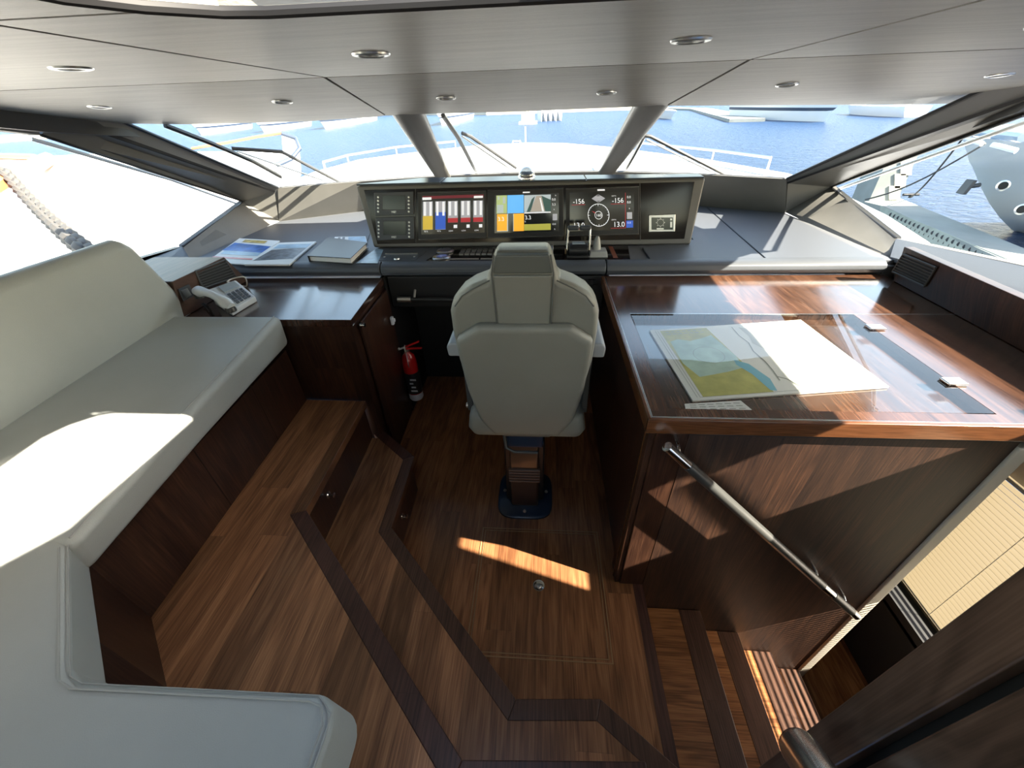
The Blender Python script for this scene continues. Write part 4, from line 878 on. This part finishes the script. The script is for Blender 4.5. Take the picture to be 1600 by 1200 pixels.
b = MB(); b.obb(ec + Vector((.045, -.01, .43)), (.05, 0, .022), (0, .008, 0), (-.002, 0, .005)); b.obb(ec + Vector((.05, -.01, .40)), (.055, 0, .002), (0, .008, 0), (0, 0, .005)); b.build('handle', M_red, t, bevel=.003)
MB().tube([ec + Vector((-.01, -.02, .41)), ec + Vector((-.045, -.03, .40)), ec + Vector((-.03, -.045, .42))], .006, 8).build('nozzle', M_steel, t)
MB().tube([ec + Vector((0, -.02, .43)), ec + Vector((.008, -.045, .37)), ec + Vector((.010, -.049, .28))], .002, 6).build('seal', M_paper, t)
MB().box(ec.x - .06, ec.x + .0, ec.y + .02, ec.y + .05, ec.z + .15, ec.z + .20).build('bracket', M_dgrey, t)

# ================================================================== CHART TABLE
t = thing('chart_table', (1.0, 1.6, 0), 'wide glossy dark wood chart table on the right with inset glass lid', 'table')
gx0, gx1, gy0, gy1 = .405, 1.366, 1.005, 1.690
tx0, tx1, ty0, ty1 = .345, 1.80, .960, 2.165
zt, zb = .993, .945
def top(poly, m=M_ventop): return MB().prism(poly, .962, zt)
b = MB(); b.prism([(tx0, gy1), (tx1, gy1), (tx1, ty1), (tx0, ty1)], .962, zt); b.prism([(gx1, ty0), (tx1, ty0), (tx1, gy1 - .003), (gx1, gy1 - .003)], .962, zt)
b.prism([(tx0, ty0), (gx1, ty0), (gx1, gy0), (tx0, gy0)], .962, zt); b.prism([(tx0, gy0), (gx0, gy0), (gx0, gy1), (tx0, gy1)], .962, zt)
b.build('tabletop', M_ventop, t)
b = MB(); b.box(tx0 - .012, tx0, ty0 - .012, ty1, .938, zt + .002); b.build('edge_strip', M_edgew, t, bevel=.003, seg=2)
b = MB(); b.box(tx0 - .012, tx1, ty0 - .014, ty0, .938, zt + .002); b.build('edge_strip', M_edgew, t, bevel=.003, seg=2)
b = MB(); b.box(tx0 + .001, tx0 + .004, ty0 + .002, ty1, zt, zt + .0008); b.box(tx0 + .001, tx1, ty0 + .001, ty0 + .004, zt, zt + .0008); b.box(tx0 + .06, tx1, gy1 - .0035, gy1, zt - .001, zt + .0006); b.build('inlay_line', M_steel, t)
b = MB(); b.box(tx0 + .01, tx1, ty0 + .005, ty1, .938, .958); b.build('table_underside', M_ven, t)
# locker body under the table
b = MB(); b.box(.372, .40, 1.04, 2.60, .0, .938); b.build('side_panel', M_ven, t)
b = MB(); b.box(.352, .374, .972, 1.06, .0, .938); b.box(.374, .476, .966, .985, .0, .938); b.build('corner_post', M_ven, t, bevel=.003, seg=2)
b = MB(); b.box(.349, .353, 1.0, 1.006, 0, .93); b.build('post_bead', M_edgew, t)
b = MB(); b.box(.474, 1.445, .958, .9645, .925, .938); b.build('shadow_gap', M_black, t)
lid = MB().quad((gx0 + .003, gy0 + .003, .9935), (gx1 - .003, gy0 + .003, .9935), (gx1 - .003, gy1 - .003, .9935), (gx0 + .003, gy1 - .003, .9935)).build('glass_lid', M_tglass, t)
for hx, hy in ((1371, 512), (1494, 597)):
    c = pz(hx, hy, .996)
    h = MB().box(c.x - .040, c.x + .022, c.y - .020, c.y + .020, .9945, 1.003).build('hinge', M_chrome, t, bevel=.003)
b = MB(); b.box(gx0 - .0, gx1 + .0, gy0, gy1, .960, .964); b.build('recess_floor', M_ventop, t)
M_chart = mat('chart_white', (.80, .79, .74), .6)
P = [Vector(p) for p in ((.471, 1.57, .966), (1.149, 1.675, .966), (1.183, 1.171, .966), (.507, 1.074, .966))]
t = thing('nautical_chart', tuple(sum(P, Vector()) / 4), 'large printed sea chart lying under the glass of the chart table', 'chart')
MB().slab(P, (0, 0, .006)).build('sheet', M_chart, t)
def cu_(u, v, h=0): return P[0].lerp(P[1], u).lerp(P[3].lerp(P[2], u), v) + Vector((0, 0, .0064 + h))
def cart(name, m, polys, h):
    b = MB()
    for q in polys: b.add([cu_(u, v, h) for u, v in q], [tuple(range(len(q)))])
    return b.build(name, m, t)
M_cland = mat('chart_land', (.50, .47, .12), .6, var=.15, vscale=20); M_csea = mat('chart_sea', (.46, .62, .52), .6, var=.18, vscale=14); M_cblue = mat('chart_shallows', (.20, .50, .62), .6); M_cline = mat('chart_line', (.30, .32, .28), .6); M_cbeach = mat('chart_beige', (.58, .57, .52), .6)
cart('chart_field', M_cland, [[(.06, .03), (.36, .03), (.42, .97), (.06, .97)]], 0)
cart('chart_sea', M_csea, [[(.08, .22), (.13, .19), (.20, .23), (.28, .20), (.35, .16), (.37, .30), (.39, .50), (.38, .66), (.28, .70), (.20, .72), (.11, .74), (.07, .55)]], .0003)
cart('chart_shallows', M_cblue, [[(.36, .55), (.42, .62), (.46, .82), (.44, .96), (.41, .95), (.39, .75), (.35, .62)]], .0006)
cart('chart_coast', M_cbeach, [[(.56, .06), (.62, .10), (.66, .22), (.72, .36), (.74, .55), (.68, .60), (.60, .48), (.55, .33), (.57, .22)], [(.66, .62), (.74, .62), (.82, .86), (.66, .90), (.63, .78), (.67, .72)]], .0003)
b = MB()
def poly_line(pts, w):
    for (u0, v0), (u1, v1) in zip(pts, pts[1:]):
        a, c = cu_(u0, v0, .0006), cu_(u1, v1, .0006); e = (c - a).normalized().cross(Vector((0, 0, 1))) * w; b.add([a - e, c - e, c + e, a + e], [(0, 1, 2, 3)])
poly_line([(.52, .05), (.515, .2), (.53, .32), (.51, .45), (.52, .6), (.515, .72), (.50, .85)], .0022)
poly_line([(.505, .80), (.545, .84), (.57, .92), (.60, .96)], .003)
poly_line([(.03, .03), (.03, .97)], .0008); poly_line([(.045, .03), (.045, .97), (.97, .97)], .0008)
poly_line([(.245 + .085 * math.cos(a), .46 + .12 * math.sin(a)) for a in [2 * math.pi * k / 28 for k in range(29)]], .0008)
for k in range(7): poly_line([(.09 + k * .035, .06), (.11 + k * .035, .06)], .002); poly_line([(.09 + k * .035, .10), (.115 + k * .035, .10)], .0015)
b.build('chart_lines', M_cline, t)
P2 = [Vector(p) for p in ((.478, 1.062, .966), (.665, 1.085, .966), (.69, 1.012, .966), (.470, 1.008, .966))]
t = thing('printed_card', tuple(P2[0]), 'small white printed card under the glass in front of the chart', 'paper')
MB().slab(P2, (0, 0, .002)).build('card', M_paper, t)
b = MB()
for i in range(6):
    u = .08 + i * .15
    for v in (.15, .35, .55, .75):
        a = P2[0].lerp(P2[1], u).lerp(P2[3].lerp(P2[2], u), v); b.box(a.x, a.x + .02, a.y - .0015, a.y + .0015, .9682, .9686)
b.build('print', M_cline, t)
# stair handrail
t = thing('stair_handrail', (.39, .90, .93), 'slim chrome and black handrail sloping down the wall beside the stairs', 'handrail')
a, c = Vector((.389, .90, .928)), Vector((1.371, .90, -.045)); L_ = lambda u: a.lerp(c, u)
MB().tube([L_(0), L_(.08)], .0165, 18).build('sleeve', M_chrome, t); MB().tube([L_(.08), L_(.76)], .0178, 18).build('grip', mat('grip_leather', (.045, .047, .045), .35, coat=.3), t)
MB().tube([L_(.76), L_(.83)], .0165, 18).build('sleeve', M_chrome, t); MB().tube([L_(.83), L_(.96)], .0178, 18).build('grip', bpy.data.materials['grip_leather'], t); MB().tube([L_(.96), L_(1)], .0165, 18).build('sleeve', M_chrome, t)
for u in (.05, .74, .93): MB().tube([L_(u), L_(u) + Vector((0, .035, .02)), Vector((L_(u).x, .965, L_(u).z + .02))], .005, 10).build('bracket', M_chrome, t)

# ================================================================== OUTSIDE
WZ = -2.6
def water_mat():
    m, t, p = newmat('harbour_water'); N, L = t.nodes, t.links
    p.inputs['Base Color'].default_value = (.008, .055, .165, 1); p.inputs['Specular IOR Level'].default_value = .30; p.inputs['Roughness'].default_value = .32; p.inputs['IOR'].default_value = 1.33
    g = N.new('ShaderNodeNewGeometry'); mp = N.new('ShaderNodeMapping'); mp.inputs['Scale'].default_value = (1.2, 1.7, 1); L.new(g.outputs['Position'], mp.inputs[0])
    n = N.new('ShaderNodeTexNoise'); n.inputs['Scale'].default_value = 1.3; n.inputs['Detail'].default_value = 8; n.inputs['Roughness'].default_value = .62; n.inputs['Distortion'].default_value = .6; L.new(mp.outputs[0], n.inputs[0])
    b = N.new('ShaderNodeBump'); b.inputs['Strength'].default_value = 1.0; b.inputs['Distance'].default_value = 1.3; L.new(n.outputs[0], b.inputs['Height']); L.new(b.outputs[0], p.inputs['Normal'])
    return m
b = MB(); b.quad((-400, -60, WZ), (400, -60, WZ), (400, 420, WZ), (-400, 420, WZ)); o = b.build('water', water_mat(), loc=(0, 50, WZ)); o['kind'] = 'structure'
# own foredeck and side decks
t = thing('foredeck', (0, 6, .8), 'bright white foredeck and bow of the boat beyond the windshield', 'boat deck')
out_ = [(2.20, -3), (2.25, 2.2), (2.57, 2.853), (2.80, 3.6), (3.05, 4.9), (3.075, 5.717), (2.55, 7.34), (1.34, 9.6), (.45, 10.75), (-.44, 11.086), (-1.4, 10.9), (-2.14, 10.22), (-3.05, 9.2), (-3.56, 8.5), (-3.70, 6.94), (-3.45, 4.9), (-3.1, 3.4), (-2.6, 2.2), (-2.45, -3)]
inn_ = [(2.10, -3), (2.10, 3.0), (1.72, 3.30), (1.16, 3.62), (.52, 3.90), (-.15, 3.94), (-.83, 3.88), (-1.5, 3.66), (-2.05, 3.40), (-2.33, 3.0), (-2.33, -3)]
b = MB(); b.prism(out_ + list(reversed(inn_)), .78, .90); b.build('deck', M_white, t)
ho = [(x * .86, y * .9 + .4) for x, y in out_[3:16]]
b = MB(); b.loft([[(x, y, .80) for x, y in out_[2:17]], [(x * .93, 2.5 + (y - 2.5) * .93, -.9) for x, y in out_[2:17]], [(x * .72, 2.5 + (y - 2.5) * .84, WZ - .2) for x, y in out_[2:17]]], cap=False, close=False); b.build('hull', M_white, t, smooth=60)
b = MB(); pth = [Vector((x * .985, y, .93)) for x, y in out_[2:17]]; b.tube(pth, .035, 8); b.build('toe_rail', M_white, t)
cw = [(1.66, 3.16), (1.10, 3.47), (.52, 3.69), (-.15, 3.73), (-.83, 3.66), (-1.45, 3.47), (-2.01, 3.24)]
b = MB(); b.loft([[(x, y + .03, 1.285) for x, y in cw], [(x * 1.12, y + .28, 1.12) for x, y in cw], [(x * 1.25, y + .6, .90) for x, y in cw]], cap=False, close=False); b.build('cowl', M_white, t, smooth=60)
b = MB(); b.box(-1.9, -1.05, 6.2, 7.4, .90, 1.10); b.build('sun_pad', M_whitep, t, bevel=.05); b = MB(); b.box(.75, 1.6, 6.1, 7.2, .90, 1.08); b.build('sun_pad', M_whitep, t, bevel=.05)
for s_, pts in ((1, [(1.7, 8.4), (2.5, 6.9), (2.85, 5.9)]), (-1, [(-1.9, 9.9), (-2.9, 8.9), (-3.35, 7.6), (-3.35, 6.7)])):
    P = [Vector((x, y, 1.12)) for x, y in pts]; b = MB(); b.tube([P[0] - Vector((0, 0, .22))] + P + [P[-1] - Vector((0, 0, .22))], .018, 8)
    for p in P[1:-1]: b.tube([p, p - Vector((0, 0, .22))], .012, 6)
    b.build('bow_rail', M_steel, t)
b = MB(); b.tube([(-.42, 10.9, .9), (-.42, 10.9, 1.30)], .018, 6); b.tube([(-.75, 10.8, .92), (-.70, 10.8, 1.03), (-.55, 10.8, 1.03), (-.50, 10.8, .92)], .02, 6); b.build('bow_fitting', M_steel, t)

# wipers
def wiper(arm, blade, hose, label):
    t = thing('wiper', tuple(arm[0]), label, 'wiper', 'windshield wipers'); b = MB(); b.tube(arm, .011, 8); b.build('arm', M_dgrey, t)
    if hose: b = MB(); b.tube(hose, .006, 8); b.build('arm', M_steel, t)
    b = MB(); b.tube(blade, .014, 6); b.tube([p + Vector((0, .012, -.012)) for p in blade], .005, 5); b.build('blade', M_blackp, t)
def wp(x, y, off=.05):      # a point just outside the windshield glass
    n = Vector((0, .42, .8)).normalized(); r = ray(x, y); p0 = Vector((0, 3.10, 1.36)); q = CAM + r * ((p0 + n * off - CAM).dot(n) / r.dot(n)); return q
def wq(x, y, i0, i1, off=.05):      # same, on the pane between two base points
    A, B_, C_ = Vector(BASE[i0]), Vector(BASE[i1]), (Vector(TOP[i0]) + Vector(TOP[i1])) / 2
    n = (B_ - A).cross(C_ - A).normalized(); n = n if n.y > 0 else -n; return pp(x, y, A + n * off, n)
wiper([wq(535, 287, 0, 2), wq(440, 237, 0, 2), wq(362, 232, 0, 2)], [wq(258, 196, 0, 2), wq(330, 224, 0, 2), wq(395, 252, 0, 2), wq(438, 276, 0, 2)], [wq(520, 287, 0, 2), wq(370, 236, 0, 2)], 'windshield wiper across the left pane')
wiper([wq(806, 262, 2, 4), wq(735, 213, 2, 4), wq(722, 208, 2, 4)], [wq(692, 180, 2, 4), wq(716, 215, 2, 4), wq(744, 269, 2, 4)], [wq(800, 266, 2, 4), wq(722, 213, 2, 4)], 'windshield wiper on the centre pane, beside the left pillar')
wiper([wq(1139, 276, 4, 6), wq(1016, 213, 4, 6), wq(1008, 212, 4, 6)], [wq(1006, 214, 4, 6), wq(992, 240, 4, 6), wq(979, 263, 4, 6)], [wq(1126, 275, 4, 6), wq(1010, 218, 4, 6)], 'windshield wiper on the right pane, beside the right pillar')

# neighbouring white boat on the left
t = thing('moored_boat', (-9, 6, WZ), 'large white boat moored alongside, filling the left windows', 'boat')
st_ = [(-6.1, 11.0), (-6.5, 10.4), (-6.7, 9.2), (-6.3, 7.6), (-5.8, 5.5), (-5.3, 3.2), (-4.9, 1), (-4.9, -6)]
pt_ = [(-6.1, 11.0), (-7.3, 10.8), (-9.0, 10.3), (-11, 9.4), (-13, 8), (-14.5, 6), (-15, 3), (-15, -6)]
def hullring(z, k, fwd): return [(x * k + (1 - k) * -9.5, y + (fwd if y > 8 else 0), z) for x, y in st_] + [(x * k + (1 - k) * -9.5, y + (fwd if y > 8 else 0), z) for x, y in reversed(pt_[1:])]
b = MB(); b.loft([hullring(WZ - .1, .72, -2.2), hullring(-1.2, .88, -1.0), hullring(0.1, .97, -.2), hullring(.95, 1.0, 0.0)]); b.build('hull', M_white, t, smooth=50)
b = MB(); b.loft([[(x * .97 - .285, y - .3, z) for x, y, z in hullring(.951, 1, 0)], [(x * .6 - 4.2, y * .75, z + .25) for x, y, z in hullring(.96, 1, 0)]]); b.build('foredeck', M_white, t, smooth=50)
tk = [py(300, 232, 10.6), py(360, 222, 10.7), py(400, 214, 10.8), py(440, 208, 10.9), py(462, 216, 11.0), py(468, 232, 10.9), py(455, 248, 10.6), py(432, 258, 10.2)]
b = MB(); b.tube(tk[:4], .028, 8); b.build('cap_rail', M_teak, t); b = MB(); b.tube(tk[3:], .05, 8); b.build('bow_rail', M_dkblue, t)
b = MB(); b.loft([[p for p in tk[3:]], [p + Vector((-.05, -.2, -.55)) for p in tk[3:]]], cap=False, close=False); b.build('bulwark', M_white, t)
# wooden rails and platform seen at the far left
b = MB(); b.tube([pz(-30, 305, 1.25), pz(75, 248, 1.25)], .09, 8); b.tube([pz(-30, 244, 1.25), pz(54, 246, 1.25)], .05, 8); b.build('teak_sprit', M_teak, t)
b = MB(); b.prism([tuple(pz(x, y, 1.2)[:2]) for x, y in ((-20, 252), (52, 250), (-20, 285))], 1.15, 1.2); b.build('sprit_deck', M_dgrey, t)
# anchor chain
b = MB(); A, Bq = pz(4, 266, 1.35), pz(142, 398, 1.15); n_ = 34; A_, B2 = A, Bq
t = thing('anchor_chain', tuple(B2), 'grey galvanised chain stretched across the left side window', 'chain')
d_ = (B2 - A_); L0 = d_.length; dn = d_.normalized(); s1 = dn.orthogonal().normalized(); s2 = dn.cross(s1)
for i in range(n_):
    u = (i + .5) / n_; c = A_.lerp(B2, u) + Vector((0, 0, -.10 * math.sin(math.pi * u))); sd_ = (s1 if i % 2 else s2) ; sc2 = L0 / n_ * .66; wd = sc2 * .42
    ringp = [c + dn * math.cos(q) * sc2 + sd_ * math.sin(q) * wd for q in [2 * math.pi * k / 12 for k in range(12)]]
    b.tube(ringp, .030, 6, closed=True)
b.build('links', M_rope, t)
# pontoon at the right, pile, ropes, pale hull
t = thing('pontoon', (14, 16, WZ), 'grey concrete pontoon with a perforated steel side, beyond the right window', 'dock')
DKZ = -1.9
dp_ = [pz(x, y, DKZ) for x, y in ((1352, 314), (1400, 308), (1420, 308), (1620, 398), (1660, 460), (1620, 425), (1475, 345))]
far_ = [pz(1350, 315, DKZ), pz(1402, 308, DKZ), pz(1640, 404, DKZ), pz(1720, 450, DKZ), pz(1720, 520, DKZ), pz(1560, 402, DKZ), pz(1380, 322, DKZ)]
b = MB(); b.prism([tuple(p[:2]) for p in far_], WZ - .2, DKZ); b.build('deck', M_conc, t)
b = MB(); e0, e1 = pz(1375, 322, DKZ), pz(1620, 425, DKZ)
b.loft([[e0 + Vector((0, 0, .02)), e1 + Vector((0, 0, .02)), e1 + Vector((-.15, -.5, -.35)), e0 + Vector((-.15, -.5, -.35))], [e0 + Vector((-.02, -.04, .02)), e1 + Vector((-.02, -.04, .02)), e1 + Vector((-.17, -.55, -.35)), e0 + Vector((-.17, -.55, -.35))]]); b.build('steel_channel', M_steelw, t)
b = MB()
nd = Vector((-.4, -.9, .45)).normalized()
for i in range(26):
    for j in (0, 1):
        u = .10 + i * .034; p = e0.lerp(e1, u) + Vector((-.05 - .06 * j, -.18 - .20 * j, -.10 - .13 * j)); b.lathe([(.001, .02), (.065, .02), (.07, 0)], p + Vector((.04 * j, -.03, .0)), nd, 8)
b.build('hole', M_blackp, t)
cl = pz(1421, 309, DKZ); b = MB(); b.tube([cl + Vector((-.3, 0, .12)), cl + Vector((.3, 0, .12))], .05, 8); b.tube([cl, cl + Vector((0, 0, .12))], .05, 8); b.build('cleat', M_blackp, t)
p0 = pz(1374, 312, DKZ)
t = thing('dock_pile', (p0.x, p0.y, WZ), 'slanting pale square dock pile standing at the pontoon end', 'post')
w_ = .52; top_ = py(1402, 235, p0.y + 1.2) ; top_.z = max(top_.z, .5)
b = MB(); bs = Vector((p0.x, p0.y + .3, WZ)); tp = py(1408, 215, p0.y + .3)
b.loft([[bs + Vector((x * w_, y * w_, 0)) for x, y in ((-1, -1), (1, -1), (1, 1), (-1, 1))], [tp + Vector((x * w_, y * w_, 0)) for x, y in ((-1, -1), (1, -1), (1, 1), (-1, 1))]]); b.build('shaft', M_conc, t)
b = MB(); 
for u in (.35, .5, .66):
    c = bs.lerp(tp, u); b.obb(c + Vector((w_ * .55, -w_ - .01, 0)), (.2, 0, 0), (0, .02, 0), (-.12, 0, .25))
b.build('patch', M_cream, t)
# pale blue-white yacht bow
t = thing('yacht', (18, 13, WZ), 'pale blue-white yacht bow beyond the pontoon, cut by the right edge', 'boat')
YB = 15.0
bowp = [(1500, 205), (1506, 222), (1514, 252), (1520, 262), (1531, 290), (1546, 318), (1562, 340), (1580, 358), (1592, 366)]
stem = [py(x, y, YB + .15 * i) for i, (x, y) in enumerate(bowp)]
rings = []
for i, p in enumerate(stem):
    fl = 1 - i / 14
    rings.append([p, p + Vector((.55 * fl + .12, -.9, .02)), p + Vector((1.7, -2.6, .05)), p + Vector((4.2, -5.6, .12)), p + Vector((9, -9.5, .2)), p + Vector((12, -8, .2)), p + Vector((8, 0, .2)), p + Vector((3.0, 1.2, .1)), p + Vector((.8, .6, .02))])
b = MB(); b.loft(rings); b.build('hull', M_hull, t, smooth=70)
def hp(x, y, d): return py(x, y, YB - d)
b = MB()
for (x, y, d) in ((1567, 290, 2.0), (1596, 327, 2.6)): c = hp(x, y, d); b.lathe([(.12, 0), (.14, .03), (.10, .04), (.10, .0)], c, (-.55, -.83, .1), 16)
b.build('porthole_frame', M_steel, t); b = MB()
for (x, y, d) in ((1567, 290, 2.0), (1596, 327, 2.6)): c = hp(x, y, d); b.lathe([(.001, .02), (.10, .02)], c, (-.55, -.83, .1), 16)
b.build('porthole_glass', M_blackp, t)
b = MB()
for (x0, y0, x1, y1, d) in ((1508, 216, 1535, 225, .9), (1550, 226, 1588, 236, 2.2)):
    a_, c_ = hp(x0, y0, d), hp(x1, y1, d + .5); b.tube([a_, c_], .065, 8)
b.build('fairlead', M_white, t)
a0, a1 = hp(1531, 289, .3), hp(1510, 292, .3)
b = MB(); b.tube([a0, a1], .07, 8); b.obb(a1, (-.06, 0, 0), (0, .14, 0), (.05, 0, .20)); b.build('anchor', M_mon, t, bevel=.02)
b = MB(); b.tube([hp(1500, 203, .3), hp(1600, 214, 3)], .12, 8); b.build('rub_rail', M_wglass, t)
# mooring lines
for pa, pb, lab in (((1352, 312), (1540, 224), 'mooring line running from the pontoon corner up to the yacht fairlead'), ((1424, 308), (1503, 218), 'mooring line running from the dock cleat up to the yacht bow')):
    A_ = pz(*pa, DKZ + .1); B_ = hp(*pb, 1.0); b = MB(); b.tube([A_.lerp(B_, k / 8) + Vector((0, 0, -.25 * math.sin(math.pi * k / 8))) for k in range(9)], .025, 6); o = b.build('mooring_line', M_rope, loc=tuple(A_)); tag(o, lab, 'rope')

# far quay and moored craft
def boat(wx, wy, ln, ang, label, cab=True, stripe=None, h=1.3, name='motor_boat', bow=None):
    p = pz(wx, wy, WZ)
    if bow: v_ = pz(*bow, WZ) - p; ln = v_.length; ang = math.atan2(v_.y, v_.x)
    t = thing(name, tuple(p), label, 'boat', 'boats moored across the harbour')
    d = Vector((math.cos(ang), math.sin(ang), 0)); s_ = Vector((-d.y, d.x, 0)); w = min(ln * .14, 2.6)
    def ring_(z, k, bowk): return [p + d * ln * x * (bowk if x > .8 else 1) + s_ * w * y * k + Vector((0, 0, z)) for x, y in ((1.0, 0), (.82, .55), (.5, .95), (.1, 1), (0, .85), (0, -.85), (.1, -1), (.5, -.95), (.82, -.55))]
    b = MB(); b.loft([ring_(-.1, .7, .94), ring_(h * .5, .9, .97), ring_(h, 1, 1.03)]); b.build('hull', M_white, t)
    if stripe:
        b = MB(); b.loft([ring_(h * .55, .93, .975), ring_(h * .72, .97, 1.0)]); b.build('stripe', M_dkblue, t)
    if cab:
        b = MB(); b.loft([[p + d * ln * x + s_ * w * y * .65 + Vector((0, 0, z)) for x, y in ((.68, .5), (.2, .9), (.2, -.9), (.68, -.5))] for z in (h, h + .01)] + [[p + d * ln * x + s_ * w * y * .55 + Vector((0, 0, h + .9)) for x, y in ((.52, .5), (.24, .9), (.24, -.9), (.52, -.5))]]); b.build('cabin', M_whitep, t)
        b = MB(); b.loft([[p + d * ln * x + s_ * w * y * .63 + Vector((0, 0, z)) for x, y in ((.62, .52), (.24, .91), (.24, -.91), (.62, -.52))] for z in (h + .35, h + .65)]); b.build('cabin_window', M_dkblue, t)
    return t
for a in (((1150, 184), (1299, 191), 'white boat with sharp bow pointing right, right of centre across the harbour', True, True, 2.7),
          ((1428, 183), (1322, 178), 'white boat just left of the right window post, beyond the sharp-bowed one', True, None, 1.6),
          ((582, 188), (502, 203), 'white boat hull with bow pointing left, nearest the left pillar', False, True, 2.6),
          ((478, 197), (408, 208), 'white boat above the neighbouring bow, far side of the harbour', False, True, 2.2),
          ((385, 201), (310, 212), 'white boat seen above the left wiper, far side of the harbour', False, True, 2.2),
          ((732, 185), (687, 197), 'small white boat just right of the left pillar', False, True, 2.4),
          ((1000, 178), (1053, 187), 'white boat just right of the right pillar', True, None, 1.6)):
    boat(a[0][0], a[0][1], 1, 0, a[2], a[3], a[4], a[5], bow=a[1])
for i in range(5):
    boat(842 + i * 7.5, 189 - i * .3, 4.0, -1.4, ('leftmost', 'second from left', 'middle', 'second from right', 'rightmost')[i] + ' of the five small upright white dinghies near the harbour centre', False, None, 2.2, name='dinghy')
c = pz(825, 194, WZ); t = thing('mooring_platform', tuple(c), 'cream square mooring platform floating at the harbour centre', 'dock')
MB().box(c.x - 2.0, c.x + 2.0, c.y - 1, c.y + 2, WZ, WZ + .5).build('float', M_white, t); MB().box(c.x - 1.4, c.x + 1.4, c.y - .6, c.y + 1.4, WZ + .5, WZ + 3.4).build('hut', M_shore, t)
b = MB(); b.box(c.x - .5, c.x - .1, c.y - .65, c.y - .6, WZ + .8, WZ + 3.0); b.box(c.x + .2, c.x + .6, c.y - .65, c.y - .6, WZ + 1.2, WZ + 3.0); b.build('panel', M_cream, t)
def quay(name, pts, z1, m, label):
    P = [pz(x, y, WZ) for x, y in pts]; w_ = (P[-1] - P[0]).normalized().cross(Vector((0, 0, 1))) * -6
    if w_.y < 0: w_ = -w_
    b = MB(); b.loft([[Vector((p.x, p.y, z)) for p in P] + [Vector((p.x, p.y, z)) + w_ for p in reversed(P)] for z in (WZ - .2, z1)])
    t = thing(name, tuple(P[0]), label, 'dock'); b.build('walkway', m, t); return t
quay('quay', [(560, 181), (760, 180), (980, 172)], WZ + 1.2, M_shore, 'long sandy coloured quay across the far side of the harbour')
quay('quay', [(1050, 170), (1110, 172), (1195, 190)], WZ + .5, M_conc, 'low grey floating walkway right of the right pillar')
quay('quay', [(-60, 226), (60, 216), (110, 211)], WZ + 1.2, M_shore, 'sandy coloured dock seen through the far left window')
# row of pale sheds beyond the quay
for i, (x, w_, lab) in enumerate(((600, 9, 'left end'), (900, 12, 'middle'), (1380, 10, 'right end'))):
    p = py(x, 168, 250); t = thing('boat_shed', (p.x, p.y, WZ), 'pale low boat shed at the %s of the far shore' % lab, 'building'); MB().box(p.x - w_, p.x + w_, p.y, p.y + 8, WZ, WZ + 5).build('wall', M_shore, t); MB().prism([(p.x - w_ - .5, p.y - .5), (p.x + w_ + .5, p.y - .5), (p.x + w_ + .5, p.y + 8.5), (p.x - w_ - .5, p.y + 8.5)], WZ + 5, WZ + 5.4).build('roof', M_conc, t)
